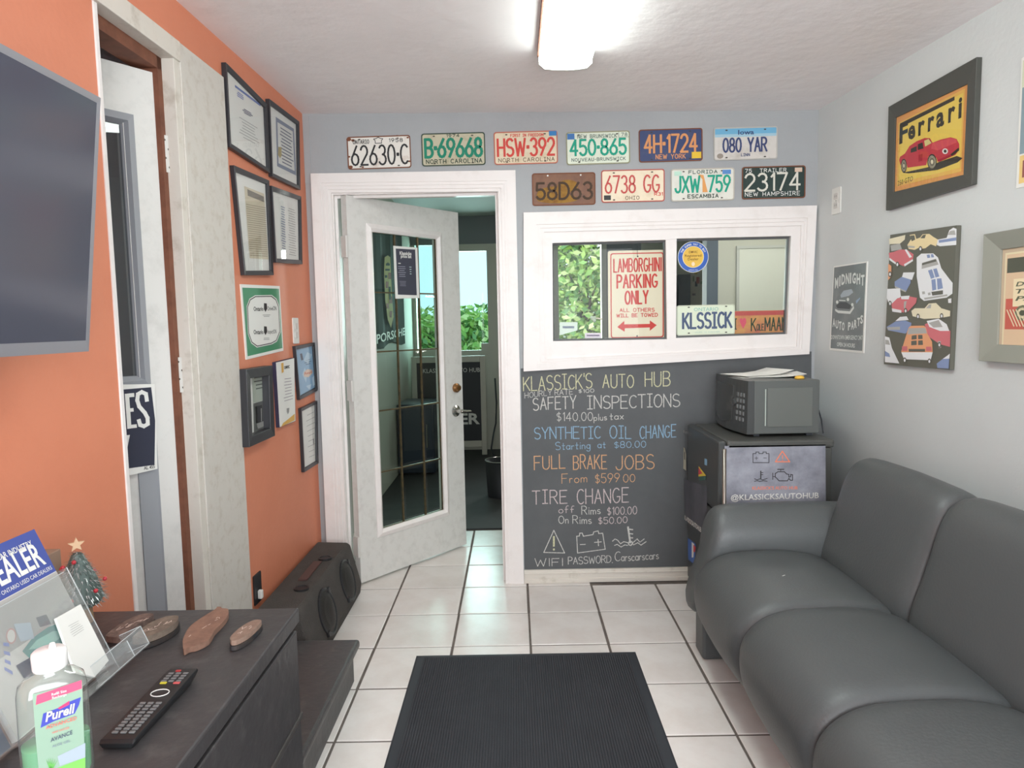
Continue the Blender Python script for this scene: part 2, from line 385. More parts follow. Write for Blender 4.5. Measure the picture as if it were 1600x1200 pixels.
# ceiling
mb = MB()
mb.add([(-1.9, YF-.1, HC(-1.9)), (2.2, YF-.1, HC(2.2)), (2.2, 3.5, HC(2.2)), (-1.9, 3.5, HC(-1.9))]+[(-1.9, YF-.1, 2.42), (2.2, YF-.1, 2.42), (2.2, 3.5, 2.42), (-1.9, 3.5, 2.42)],
       [(0, 1, 2, 3), (4, 7, 6, 5), (0, 4, 5, 1), (1, 5, 6, 2), (2, 6, 7, 3), (3, 7, 4, 0)], CEIL)
struct('ceiling', mb, 'off-white textured plaster ceiling')
# back wall with door and window openings
HT = 2.36
mb = MB()
for a0, a1, b0, b1 in ((-1.3, -.868, 0, HT), (-.868, -.05, 1.945, HT), (-.05, .14, 0, HT), (.14, 1.39, 0, 1.135), (.14, 1.39, 1.745, HT), (1.39, 1.8, 0, HT)):
    mb.obox(BACK, a0, a1, b0, b1, -.12, 0, GREY)
struct('wall_back', mb, 'grey end wall with door and interior window')
# left wall with side door opening
ya, yb = 1.79, 2.20; a_ = lambda y: (y-DY)
mb = MB()
mb.obox(LEFT, a_(YF-.1), a_(ya), 0, HT, -.03, 0, ORANGE)
mb.obox(LEFT, a_(yb+.06), 0, 0, HT, -.12, 0, ORANGE); mb.obox(LEFT, a_(ya), a_(yb+.06), 2.165, HT, -.12, 0, ORANGE)
mb.obox(LEFT, a_(ya), a_(yb+.06), 0, .15, -.12, 0, ORANGE)
struct('wall_left', mb, 'orange painted side wall')
mb = MB(); mb.obox(RIGHT, -.2, DY-YF+.1, 0, HT, -.12, 0, GREY_LIT)
struct('wall_right', mb, 'grey side wall behind the black sofa, coloured lighter for the light on it')
mb = MB()
for x0, x1, z0, z1 in ((-1.6, -.75, 0, HT), (-.75, 1.45, 0, .45), (-.75, 1.45, 2.15, HT), (1.45, 2.1, 0, HT)):
    mb.box(x0, x1, YF-.12, YF, z0, z1, GREY)
struct('wall_front', mb, 'grey street wall behind the viewpoint with a wide shop window opening')
# ---------------- left side door: frame boards, header, jamb gap
mb = MB()
mb.obox(LEFT, a_(2.20), a_(2.505), .0, 2.172, -.01, .012, BOARD)
struct('trim_1', mb, 'wide stained off-white filler board beside the employee door', bev=.002)
mb = MB(); mb.obox(LEFT, a_(2.165), a_(2.199), .15, 2.115, -.035, .008, TRIMD)
struct('trim_2', mb, 'narrow off-white stop strip along the door gap', bev=.0015)
mb = MB(); mb.obox(LEFT, a_(1.70), a_(2.199), 2.112, 2.172, -.035, .014, TRIMD)
mb.obox(LEFT, a_(1.70), a_(2.25), 2.172, 2.19, -.01, .009, ORANGE)
struct('trim_3', mb, 'off-white header board over the employee door', bev=.0015)
mb = MB(); mb.obox(LEFT, a_(2.14), a_(2.168), .15, 2.112, -.10, -.03, RAWWOOD); mb.obox(LEFT, a_(1.6), a_(2.168), 2.075, 2.112, -.10, -.03, RAWWOOD)
struct('trim_4', mb, 'bare brown wood jamb showing in the gap of the employee door')
mb = MB(); mb.obox(LEFT, a_(ya), a_(ya+.016), .15, 2.165, -.03, .004, TRIM)
struct('trim_5', mb, 'rough white edge strip of the orange wall by the employee door', bev=.002)
# door leaf: hinge at far side, swung away
hx, hy = -1.052, 2.160
LD = Fr((hx, hy, 0), (.588, .809, 0), (0, 0, 1))
z0, z1 = .155, 2.063
gl0, gl1, gb0, gb1 = -.64, -.118, 1.155, 1.905
mb = MB()
for a0, a1, b0, b1 in ((-.76, gl0, z0, z1), (gl1, 0, z0, z1), (gl0, gl1, gb1, z1), (gl0, gl1, z0, gb0)):
    mb.obox(LD, a0, a1, b0, b1, -.04, 0, DOORL)
door2 = struct('door_2', mb, 'white employee door swung ajar in the orange wall', loc=(hx, hy, 0))
GTRIM = mat('door_grey_moulding', (150, 153, 158), .45)
mb = MB(); rect = lambda a0, a1, b0, b1: [(a0, b0), (a1, b0), (a1, b1), (a0, b1)]
mb.ring(LD, rect(gl0-.02, gl1+.03, gb0-.03, gb1+.02), rect(gl0+.01, gl1+.010, gb0-.008, gb1-.002), -.005, .004, GTRIM, .012)
mb.ring(LD, rect(gl0+.01, gl1+.010, gb0-.008, gb1-.002), rect(gl0+.02, gl1-.004, gb0+.006, gb1-.012), -.02, .012, GTRIM, -.008)
struct('glass_moulding', mb, 'grey moulding around the door glass', parent=door2)
mb = MB(); mb.poly(LD, rect(gl0+.005, gl1+.0, gb0+.0, gb1-.0), -.012, glassmat('side_glass', (200, 208, 212), 1.6))
struct('glass_pane', mb, None, parent=door2)
mb = MB(); mb.ring(LD, rect(gl0-.02, gl1+.03, .33, .99), rect(gl0+.03, gl1-.025, .39, .94), 0, .003, GTRIM, .006)
mb.ring(LD, rect(gl0-.025, gl1+.035, .325, .995), rect(gl0-.02, gl1+.03, .33, .99), 0, .006, GTRIM, .003)
struct('lower_moulding', mb, 'grey painted lower panel moulding', parent=door2)
for zc in (1.83, 1.155):
    mb = MB(); mb.obox(LD, -.012, .022, zc-.055, zc+.055, .0, .004, HINGE)
    for k in range(4): mb.disc(LD, (.0 if k % 2 else .011), zc-.04+k*.027, .0035, .0035, .0045, mat('screw', (90, 85, 80), .4, 1), 8)
    struct('hinge', mb, None, parent=door2)
sg = MB(); NAVY = flat((47, 50, 66)); T3 = (0, 560, 4)
sg.pxpoly(LD, [(640, 165), (968, 160), (985, 690), (690, 760)], .013, PAPER, T3)
sg.pxpoly(LD, [(640, 205), (945, 180), (970, 390), (966, 665), (680, 705)], .0135, NAVY, T3)
pe = single('door_sign', sg, 'navy and white paper sign with big white capitals on the white employee door', 'sign', (hx, hy, .9))
lt = MB(); W = PAPER
def blk(pts): lt.pxpoly(LD, pts, .0142, W, T3)
blk([(780, 222), (806, 219), (822, 437), (796, 441)]); blk([(806, 219), (838, 216), (840, 240), (808, 243)]); blk([(812, 312), (834, 310), (836, 332), (813, 334)]); blk([(820, 415), (854, 411), (856, 433), (822, 437)])
blk([(726, 228), (772, 223), (773, 247), (727, 252)]); blk([(742, 228), (768, 225), (782, 443), (758, 446)])
blk([(700, 345), (750, 339), (752, 362), (700, 368)]); blk([(700, 452), (768, 443), (769, 466), (700, 474)]); blk([(680, 230), (706, 227), (716, 470), (690, 474)])
sp = [(918, 262), (912, 222), (886, 210), (862, 224), (858, 262), (870, 300), (905, 340), (922, 372), (924, 410), (900, 424), (876, 416), (868, 388)]
lt.stroke(LD, LD.pxs([(0+x/4, 560+y/4) for x, y in sp], .0142), .0085*1.35, .0142, W)
blk([(776, 482), (812, 478), (792, 580), (800, 696), (778, 700), (770, 590), (755, 486), (778, 484)])
pxb(lt, LD, 'AL 455', (900, 697), (968, 685), 22, .0145, BLACKP, .01, T3)
part('lettering', lt, pe)
# side room behind
SIDE = mat('side_room_wall', (168, 172, 176), .7)
mb = MB(); mb.box(-2.55, -2.45, -.2, 3.4, -.06, 2.4, SIDE); mb.box(-2.5, -1.2, 3.3, 3.4, -.06, 2.4, SIDE); mb.box(-2.5, -1.25, -.2, -.1, -.06, 2.4, SIDE)
mb.box(-2.5, -1.15, -.2, 3.4, 2.38, 2.46, SIDE); mb.box(-2.5, -1.15, -.2, 3.4, -.06, 0.0, SIDE)
struct('wall_side_room', mb, 'dim grey utility room shell behind the employee door')
ul = thing('side_room_fill', 'unseen ceiling light added to brighten the room behind the employee door', 'ceiling light', (-1.85, 1.0, 2.38))  # lamp added out of view so the door glass looks less dark
mb = MB(); mb.box(-1.95, -1.75, .7, 1.3, 2.35, 2.38, TRIM); part('housing', mb, ul)
mb = MB(); mb.box(-1.94, -1.76, .71, 1.29, 2.335, 2.35, mat('side_room_fill_glow', (255, 255, 250), .5, emit=((245, 250, 255), 45))); part('diffuser', mb, ul)

# ---------------- baseboard, door casing, jamb
mb = MB(); mb.obox(BACK, .027, 1.47, -.002, .066, 0, .014, TRIMD); mb.obox(BACK, .027, 1.47, .045, .052, 0, .018, TRIMD); mb.obox(BACK, .027, 1.47, 0, .022, 0, .02, TRIMD)
struct('baseboard_back', mb, 'worn white baseboard under the chalkboard', bev=.002)
mb = MB(); mb.obox(RIGHT, .0, DY-YF, 0, .09, 0, .014, TRIM); struct('baseboard_right', mb, 'white baseboard behind the sofa')
mb = MB(); mb.obox(LEFT, a_(2.51), 0, 0, .09, 0, .012, mat('base_dark', (60, 55, 54), .6)); struct('baseboard_left', mb, 'dark baseboard behind the floor speaker')
def moulding(mb, F, o, i, m, steps):
    """stepped moulding between quads o and i; steps=[(t0,t1,c0,c1)]"""
    L = lambda t: [(p[0]+(q[0]-p[0])*t, p[1]+(q[1]-p[1])*t) for p, q in zip(o, i)]
    for t0, t1, c0, c1 in steps: mb.ring(F, L(t0), L(t1), 0, c0, m, c1)
oa = [(-.952, -.03), (-.950, 2.022), (.022, 2.018), (.026, -.03)]
ia = [(-.852, -.03), (-.858, 1.932), (-.062, 1.922), (-.066, -.03)]
mb = MB()
def casing(mb, t0, t1, c):
    L = lambda t: [(p[0]+(q[0]-p[0])*t, p[1]+(q[1]-p[1])*t) for p, q in zip(oa, ia)]
    A, B = L(t0), L(t1)
    for k in range(3):
        mb.prism(BACK, [A[k], A[k+1], B[k+1], B[k]], 0, c, TRIM)
for t0, t1, c in ((0, .5, .020), (.5, .58, .016), (.58, .66, .019), (.66, .74, .015), (.74, .84, .017), (.84, .88, .011), (.88, 1, .012)): casing(mb, t0, t1, c)
struct('trim_6', mb, 'white moulded casing around the glass door opening', bev=.0015)
mb = MB()
mb.obox(BACK, -.868, -.852, 0, 1.94, -.13, .0, TRIM); mb.obox(BACK, -.066, -.05, 0, 1.94, -.13, .0, TRIM); mb.obox(BACK, -.852, -.066, 1.924, 1.945, -.13, .0, TRIM)
mb.obox(BACK, -.078, -.066, 0, 1.924, -.06, -.03, TRIM); mb.obox(BACK, -.852, -.84, 0, 1.924, -.045, -.03, TRIM); mb.obox(BACK, -.840, -.078, 1.912, 1.924, -.045, -.03, TRIM)
struct('trim_7', mb, 'white door jamb lining of the glass door')
mb = MB(); mb.obox(BACK, -1.0, -.952, 1.98, HT, 0, .003, GREY); struct('trim_8', mb, None)

# ---------------- interior window
def q(*p): return BACK.pxs(p)
wo = q((818, 333), (1274, 322), (1262, 553), (818, 580)); wi = q((850, 363), (1250, 353), (1243, 541), (855, 560))
mb = MB(); moulding(mb, BACK, wo, wi, TRIM, [(0, .62, .020, .020), (.62, .70, .015, .015), (.70, .80, .018, .018), (.80, .9, .013, .013), (.9, 1, .016, .016)])
window = struct('window_1', mb, 'white framed interior sliding window into the office', loc=(.75, DY, 1.4))
g1 = BACK.pxs([(863, 380), (1040, 375), (1042, 530), (864, 533)]); g2 = BACK.pxs([(1057, 373), (1235, 369), (1229, 522), (1056, 528)])
mb = MB()
tl, tr, br, bl = wi
def qp(pts, c0, c1, m=TRIM): mb.prism(BACK, pts, c0, c1, m)
qp([tl, tr, g2[1], g2[0], g1[1], g1[0]], -.06, .008); qp([bl, br, g2[2], g2[3], g1[2], g1[3]], -.06, .008)
qp([tl, g1[0], g1[3], bl], -.06, .008); qp([tr, br, g2[2], g2[1]], -.06, .008); qp([g1[1], g2[0], g2[3], g1[2]], -.06, .004)
struct('window_frame', mb, 'white vinyl sash frame', parent=window, bev=.0015)
GASK = mat('gasket', (95, 97, 98), .5)
for g in (g1, g2):
    cx = sum(p[0] for p in g)/4; cz = sum(p[1] for p in g)/4
    ins = [(p[0]+(cx-p[0])*.022, p[1]+(cz-p[1])*.04) for p in g]
    mb = MB(); mb.ring(BACK, g, ins, -.03, -.012, GASK, -.016); struct('gasket', mb, None, parent=window)
    mb = MB(); mb.poly(BACK, g, -.02, GLASS); struct('glass_pane', mb, None, parent=window)

# ---------------- glass door (door_1)
GD = Fr((-.790, 3.374, 0), (.488, .596, 0), (0, 0, 1)); WD = .77
gq = [(-.0, 0)]
GI = GD.pxs([(583, 363), (684, 371), (694, 797), (595, 829)])     # glass opening (approx.)
ga0 = (GI[0][0]+GI[3][0])/2; ga1 = (GI[1][0]+GI[2][0])/2; gz1 = (GI[0][1]+GI[1][1])/2; gz0 = (GI[2][1]+GI[3][1])/2
mb = MB(); ZB, ZT = .012, 1.922
for a0, a1, b0, b1 in ((0, ga0, ZB, ZT), (ga1, WD, ZB, ZT), (ga0, ga1, gz1, ZT), (ga0, ga1, ZB, gz0)):
    mb.obox(GD, a0, a1, b0, b1, -.04, 0, DOORW)
door1 = struct('door_1', mb, 'white half open door with a tall leaded glass panel', loc=(-.79, 3.374, 0))
mb = MB()
mb.ring(GD, rect(ga0-.035, ga1+.035, gz0-.035, gz1+.035), rect(ga0-.012, ga1+.012, gz0-.012, gz1+.012), 0, .004, TRIM, .014)
mb.ring(GD, rect(ga0-.012, ga1+.012, gz0-.012, gz1+.012), rect(ga0+.004, ga1-.004, gz0+.004, gz1-.004), -.012, .014, TRIM, .002)
struct('glass_moulding', mb, 'raised white moulding around the leaded glass', parent=door1)
CAME = mat('lead_came', (120, 104, 78), .4, .7, mott=(40, (70, 74, 66), .8))
cols = [ga0+(ga1-ga0)*t for t in (0, .31, .335, .66, .685, 1)]
ax = [ga0+.002, ga0+(ga1-ga0)*.345, ga0+(ga1-ga0)*.70, ga1-.002]
zs = [gz1-.002]+[GD.px(x, y)[1] for x, y in ((600, 457), (608, 549), (612, 640), (620, 733))]+[gz0+.002]
for r in range(5):
    for c in range(3):
        mb = MB(); a0, a1, b1, b0 = ax[c]+.003, ax[c+1]-.003, zs[r]-.003, zs[r+1]+.003
        rg = [[GD.p(a, b, cc) for a, b in rect(a0+e, a1-e, b0+e, b1-e)] for e, cc in ((0, -.016), (.016, -.011))]
        mb.loft(rg, DOORGLASS, cap=False); mb.poly(GD, rect(a0+.016, a1-.016, b0+.016, b1-.016), -.011, DOORGLASS)
        struct('pane', mb, None, parent=door1)
mb = MB()
for a in ax: mb.obox(GD, a-.004, a+.004, gz0, gz1, -.018, -.008, CAME)
for z in zs: mb.obox(GD, ga0, ga1, z-.0035, z+.0035, -.018, -.0075, CAME)
struct('lead_came', mb, 'tarnished metal strips between the panes', parent=door1)
pl = thing('price_list', 'dark navy price list sheet with white border taped on the leaded door glass', 'notice', GD.p(*GD.px(634, 426, .003), .003))
TPL = (575, 350, 4.8)
mb = MB(); mb.prism(GD, GD.pxs([(575+x/4.8, 350+y/4.8) for x, y in ((190, 163), (370, 178), (386, 556), (206, 560))], .003), .0015, .003, PAPER); part('sheet', mb, pl)
mb = MB(); mb.pxpoly(GD, [(208, 184), (354, 192), (366, 534), (224, 530)], .0034, mat('navy_print', (62, 64, 78), .5), TPL); part('print', mb, pl)
mb = MB(); pxb(mb, GD, 'Klassicks', (238, 230), (326, 234), 26, .0038, PAPER, .03, TPL); pxb(mb, GD, 'price list', (246, 252), (326, 256), 24, .0038, PAPER, .03, TPL)
textlines(mb, GD, TPL, ((222, 288), (250, 289), (250, 300), (222, 299)), 1, PAPER, .0038, .6); textlines(mb, GD, TPL, ((224, 312), (280, 314), (288, 402), (228, 400)), 6, flat((150, 152, 166)), .0038, .3); textlines(mb, GD, TPL, ((310, 315), (326, 316), (328, 384), (313, 383)), 4, flat((190, 214, 214)), .0038, .3); textlines(mb, GD, TPL, ((230, 425), (290, 427), (294, 470), (232, 468)), 4, flat((140, 142, 156)), .0038, .3)
part('lettering', mb, pl)
# hardware
hb = GD.px(712, 606); hl = GD.px(712, 642)
mb = MB(); mb.lathe(GD, hb[0], hb[1], [(.026, 0), (.026, .012), (.02, .016), (.016, .028), (.0, .029)], BRASS)
struct('deadbolt', mb, 'brass deadbolt', parent=door1)
mb = MB(); mb.lathe(GD, hl[0], hl[1], [(.033, 0), (.032, .006), (.022, .012), (.012, .014), (.011, .05), (.0, .051)], CHROME)
mb.tube([GD.p(hl[0], hl[1], .045), GD.p(hl[0]+.03, hl[1]-.003, .052), GD.p(hl[0]+.07, hl[1]-.006, .05)], [.011, .009, .007], CHROME)
lever = struct('lever_handle', mb, 'brushed steel lever handle', parent=door1)
for zc in (GD.px(540, 385)[1], GD.px(540, 612)[1], .2):
    mb = MB(); mb.obox(GD, -.014, .004, zc-.05, zc+.05, -.035, .002, HINGE); mb.tube([GD.p(-.012, zc-.052, .004), GD.p(-.012, zc+.052, .004)], .006, HINGE)
    struct('hinge', mb, 'white painted hinge', parent=door1)

# ================================================================== OFFICE BEYOND
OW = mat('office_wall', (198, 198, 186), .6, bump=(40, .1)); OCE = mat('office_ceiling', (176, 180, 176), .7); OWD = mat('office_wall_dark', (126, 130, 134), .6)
OTR = mat('office_trim', (196, 194, 182), .5)
YO = 7.10
OFF = Fr((0, YO, 0), (1, 0, 0), (0, 0, 1)); INL = Fr((-1.03, 0, 0), (0, 1, 0), (0, 0, 1))
mb = MB(); mb.box(-1.15, -1.03, 3.5, YO+.1, 0, 2.6, OW); struct('wall_office_left', mb, 'pale office side wall')
mb = MB(); mb.box(2.9, 3.0, 3.5, YO+.1, 0, 2.6, OW); mb.box(-1.15, 3.0, 3.502, 3.52, 2.05, 2.6, OW); mb.box(1.8, 3.0, 3.4, 3.52, 0, 2.6, OW)
struct('wall_office_right', mb, 'far office side wall')
mb = MB(); mb.box(-1.15, 3.0, 3.5, YO+.1, 2.38, 2.46, OCE); struct('ceiling', mb, 'dim office ceiling')
dx0, dx1 = -.555, -.262; sx0, sx1 = -.99, -.80; wx0, wx1 = .44, .90
mb = MB()
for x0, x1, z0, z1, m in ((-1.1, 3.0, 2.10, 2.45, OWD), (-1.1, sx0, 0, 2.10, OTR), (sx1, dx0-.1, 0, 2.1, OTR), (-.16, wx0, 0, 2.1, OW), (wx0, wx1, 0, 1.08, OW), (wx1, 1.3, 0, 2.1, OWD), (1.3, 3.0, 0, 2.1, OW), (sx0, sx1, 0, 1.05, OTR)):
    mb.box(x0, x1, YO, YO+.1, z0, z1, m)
struct('wall_office_street', mb, 'office outer wall with glazed door and window')
mb = MB()
for x0, x1, z0, z1 in ((dx0-.1, dx0, 0, 2.1), (dx1, -.16, 0, 2.1), (dx0, dx1, 2.03, 2.1), (dx0, dx1, 0, 1.03)): mb.box(x0, x1, YO-.02, YO+.03, z0, z1, OTR)
mb.obox(OFF, -.335, dx1+.01, 1.0, 1.10, .0, .03, OTR)
d3 = struct('door_3', mb, 'pale glazed street door at the far end of the office', loc=(-.4, YO, 0))
mb = MB(); mb.poly(OFF, rect(dx0, dx1, 1.03, 2.03), -.01, glassmat('frosted', (186, 226, 222), .5)); struct('glass_pane', mb, None, parent=d3)
mb = MB(); mb.ring(OFF, rect(wx0-.03, wx1+.05, 1.03, 2.15), rect(wx0+.02, wx1-.005, 1.09, 2.1), -.06, .02, OTR)
mb = MB(); mb.poly(OFF, rect(sx0, sx1, 1.05, 2.1), -.03, glassmat('frosted')); struct('window_3', mb, 'narrow sidelight pane left of the street door')
mb = MB(); mb.ring(OFF, rect(wx0-.03, wx1+.05, 1.03, 2.15), rect(wx0+.02, wx1-.005, 1.09, 2.1), -.06, .02, OTR)
w2 = struct('window_2', mb, 'tall office window looking out on green leaves', loc=(.67, YO, 1.6))
mb = MB(); mb.poly(OFF, rect(wx0, wx1, 1.08, 2.12), -.03, GLASS); struct('glass_pane', mb, None, parent=w2)
mb = MB(); mb.obox(OFF, -1.03, 3, 0, .1, 0, .015, OTR); struct('baseboard_office', mb, None)
# partition with white board
mb = MB(); mb.box(1.45, 2.9, 5.0, 5.1, 0, 2.4, OW); struct('wall_office_partition', mb, 'pale partition inside the office')
PART = Fr((0, 5.0, 0), (1, 0, 0), (0, 0, 1))
mb = MB(); mb.obox(PART, 1.375, 1.455, 0, 2.35, -.09, .03, mat('blue_grey_post', (88, 100, 112), .5)); struct('trim_9', mb, 'blue-grey door edge in the office')
tb = thing('whiteboard', 'large blank whiteboard seen through the right pane of the interior window', 'whiteboard', (1.9, 4.98, 1.5))
mb = MB(); mb.obox(PART, 1.60, 2.45, 1.16, 1.80, .0, .015, mat('whiteboard_face', (226, 228, 218), .25)); part('panel', mb, tb)
mb = MB(); mb.ring(PART, rect(1.59, 2.46, 1.15, 1.81), rect(1.61, 2.44, 1.17, 1.79), 0, .02, mat('alu', (196, 198, 192), .5, 0)); part('frame', mb, tb)
# hanging calendars behind the round sticker
tb = thing('poster_strip', 'narrow colourful poster strip on the far office wall behind the right window pane', 'poster', (1.7, YO-.01, 1.5))
mb = MB(); mb.obox(OFF, 1.80, 1.98, 1.2, 2.02, 0, .004, flat((206, 200, 186))); part('sheet', mb, tb)
mb = MB(); rr = random.Random(3)
for k in range(26):
    a = 1.815+rr.random()*.12; b = 1.25+rr.random()*.70
    mb.poly(OFF, rect(a, a+.015+rr.random()*.03, b, b+.02+rr.random()*.05), .0045+k*.0002, flat(rr.choice([(170, 90, 80), (90, 100, 120), (120, 140, 110), (200, 180, 120), (60, 66, 74)])))
part('artwork', mb, tb)
mb = MB(); mb.box(1.56, 1.64, YO-.08, YO, .9, 1.62, OTR); mb.box(1.66, 1.78, YO-.08, YO, .9, 1.75, mat('dark_shelf', (70, 80, 88), .5)); single('narrow_shelf', mb, 'narrow pale and dark shelf unit below the round window sticker', 'shelf', (1.7, YO, .9))
# banner on left office wall
bn = thing('car_banner', 'dark green hanging banner with yellow crest seen through the leaded glass', 'banner', (-1.01, 5.4, 1.5))
BNC = mat('banner_cloth', (48, 64, 64), .8)
mb = MB(); rings = []
for k in range(13):
    y = 4.62+k*.15; c = .012+.010*math.sin(k*1.7); rings.append([INL.p(y, b, c) for b in (1.14+.02*math.sin(k), 1.5, 1.8, 2.12)])
mb.loft(rings, BNC, cap=False, close=False); part('cloth', mb, bn)
YEL = flat((196, 178, 96)); REDC = flat((150, 62, 48))
mb = MB(); cx = 5.12
mb.pxpoly(INL, [(601, 402), (606, 399), (610, 402), (611, 430), (613, 470), (615, 495), (611, 512), (606, 500), (602, 470), (600, 425)], .032, YEL)
for pts in ([(603, 412), (606, 410), (609, 412), (609, 415), (603, 415)], [(602, 420), (609, 420), (609, 423), (602, 423)], [(601.5, 430), (605, 430), (605, 434), (601.5, 434)]): mb.pxpoly(INL, pts, .034, BNC)
for pts in ([(607, 426), (611, 426), (611, 436), (607, 436)], [(603, 440), (607, 440), (607, 450), (603, 450)], [(608, 463), (613, 463), (613, 474), (608, 474)], [(603.5, 474), (607.5, 474), (608, 482), (604, 482)], [(609, 486), (613, 486), (612, 496), (609, 496)]): mb.pxpoly(INL, pts, .034, REDC)
mb.pxpoly(INL, [(607.5, 448), (610.5, 448), (611, 468), (608, 468)], .035, BNC)
part('crest', mb, bn)
mb = MB(); pxb(mb, INL, 'PORSCHE', (589, 537), (633, 523), 15, .034, PAPER, .015); part('lettering', mb, bn)
# sandwich board in the office
SB = Fr((0, 6.72, 0), (1, 0, 0), (0, 0, 1))
sb = thing('sandwich_board', 'black sandwich board in a pale frame with white lettering on office floor', 'sign board', (-.6, 6.72, 0))
mb = MB(); mb.obox(SB, -.95, -.335, .16, .93, 0, .015, mat('sign_black', (48, 50, 54), .5)); part('panel', mb, sb)
mb = MB(); mb.obox(SB, -1.0, -.95, .02, .99, -.02, .02, OTR); mb.obox(SB, -.335, -.285, .02, .99, -.02, .02, OTR); mb.obox(SB, -.95, -.335, .93, .99, -.02, .02, OTR); mb.obox(SB, -.95, -.335, .10, .16, -.02, .02, OTR)
part('frame', mb, sb, bev=.003)
mb = MB(); pxb(mb, SB, "KLASSICK'S AUTO HUB", (661, 583), (750, 581), 7, .018, PAPER, .0); pxb(mb, SB, 'DEALER', (650, 664), (750, 662), 17, .018, PAPER, .03); part('lettering', mb, sb)
# waste bin
c = atz(783, 775, 0); wb = thing('waste_bin', 'dark wire waste bin with bright rim on the office floor', 'waste bin', (c.x, c.y, 0))
wf = Fr((c.x, c.y, .004), (1, 0, 0), (0, 1, 0))
mb = MB(); mb.lathe(wf, 0, 0, [(.10, 0), (.10, .005), (.115, .27), (.111, .27), (.096, .01), (0, .01)], mat('bin_dark', (42, 44, 48), .5), 24); part('body', mb, wb, smooth=True)
mb = MB(); mb.tube([wf.p(.114*math.cos(t), .114*math.sin(t), .272) for t in [k*math.pi/12 for k in range(25)]], .004, CHROME, 6); part('rim', mb, wb)
mb = MB(); mb.ball(wf.p(0, -.01, .06), .04, PAPER); single('crumpled_bag', mb, 'crumpled white bag inside the wire waste bin', 'litter', wf.p(0, 0, .02), smooth=True)
# cord by street door
mb = MB(); mb.tube([(-.2, 6.95, .75), (-.19, 6.94, .5), (-.2, 6.9, .3), (-.22, 6.75, .22), (-.24, 6.6, .1), (-.2, 6.5, .012), (-.1, 6.4, .012)], .008, RUBBER); single('power_cord', mb, 'black cord hanging by the street door', 'cord', (-.2, 6.9, .3), smooth=True)
# black office chair-like drum seen low through leaded panes
oc = thing('storage_cabinet', 'dark blue-black low cabinet seen through the lower leaded panes', 'cabinet', (-.86, 5.9, 0))
mb = MB(); mb.box(-1.02, -.70, 5.9, 6.4, .02, .62, mat('navy_cab', (44, 52, 66), .3)); part('body', mb, oc, bev=.01)
mb = MB(); mb.box(-1.0, -.72, 5.885, 5.9, .06, .58, mat('navy_cab2', (56, 64, 78), .25)); part('door', mb, oc, bev=.004)
mb = MB(); mb.tube([(-.76, 5.87, .25), (-.76, 5.87, .45)], .008, CHROME); part('handle', mb, oc)
# unseen office fitting, added and placed to light the partition
ol = thing('office_fill_light', 'unseen fluorescent fitting added on the office ceiling to light the partition', 'ceiling light', (1.7, 4.2, 2.37))
mb = MB(); mb.box(1.1, 2.3, 4.1, 4.3, 2.33, 2.38, TRIM); part('housing', mb, ol)
mb = MB(); mb.box(1.12, 2.28, 4.115, 4.285, 2.315, 2.33, mat('office_fill_glow', (255, 255, 250), .5, emit=((255, 252, 244), 16))); part('diffuser', mb, ol)
# outdoors: hedge-like tree, ground
mb = MB(); mb.box(-9, 9, YO+.1, 20, -.3, -.2, mat('grass_outside', (120, 140, 90), .9, mott=(3, (150, 160, 110), .8))); struct('ground', mb, 'grass outside the office window')
tr_ = thing('leafy_tree', 'bright green leafy tree outside the office window', 'tree', (1.0, 9.6, -.2))
mb = MB(); mb.tube([(1.0, 9.6, -.25), (1.05, 9.6, .8), (.95, 9.65, 1.8), (1.0, 9.6, 2.9)], [.11, .09, .07, .03], mat('bark', (98, 84, 68), .9), 8)
for k in range(9): 
    t = k*2.4; mb.tube([(1.0, 9.6, .9+k*.2), (1.0+.35*math.cos(t), 9.6+.3*math.sin(t), 1.2+k*.2), (1.0+.8*math.cos(t), 9.6+.6*math.sin(t), 1.35+k*.2)], [.03, .02, .006], MATS['bark'], 5)
part('trunk', mb, tr_)
LF = [mat('leaf_a', (186, 216, 120), .4), mat('leaf_b', (150, 192, 104), .4), mat('leaf_c', (224, 236, 168), .4), mat('leaf_d', (110, 152, 92), .5)]
mb = MB(); rr = random.Random(5)
for k in range(19000):
    p = Vector((1.0+rr.uniform(-.72, 1.7)+rr.gauss(0, .05), 9.6+rr.gauss(0, .35), rr.uniform(.3, 3.1)+rr.gauss(0, .1)))
    d = Vector((rr.gauss(0, 1), rr.gauss(0, .6), rr.gauss(-.5, .6))).normalized(); s_ = d.cross(Vector((rr.gauss(0, 1), rr.gauss(0, 1), rr.gauss(0, 1)))).normalized()
    L_ = rr.uniform(.07, .15); wd = L_*.26
    mb.add([p, p+d*L_*.5+s_*wd, p+d*L_, p+d*L_*.5-s_*wd], [(0, 1, 2, 3)], LF[int(rr.random()*4)])
part('leaves', mb, tr_, kind='stuff')
tr2 = thing('far_hedge', 'pale green hedge outside the glazed street door', 'hedge', (-1.3, 12, -.2)); mb = MB()
for k in range(9000):
    p = Vector((rr.uniform(-3.2, -.2), 12+rr.gauss(0, .3), rr.uniform(-.2, 1.35+.25*rr.random())))
    d = Vector((rr.gauss(0, 1), rr.gauss(0, .6), rr.gauss(0, .8))).normalized(); s_ = d.cross(Vector((rr.gauss(0, 1), rr.gauss(0, 1), rr.gauss(0, 1)))).normalized()
    mb.add([p, p+d*.08+s_*.04, p+d*.16, p+d*.08-s_*.04], [(0, 1, 2, 3)], LF[int(rr.random()*4)])
part('leaves', mb, tr2, kind='stuff')
mb = MB(); mb.tube([(-1.3, 12, -.25), (-1.3, 12, 1.2)], .05, MATS['bark']); part('stem', mb, tr2)

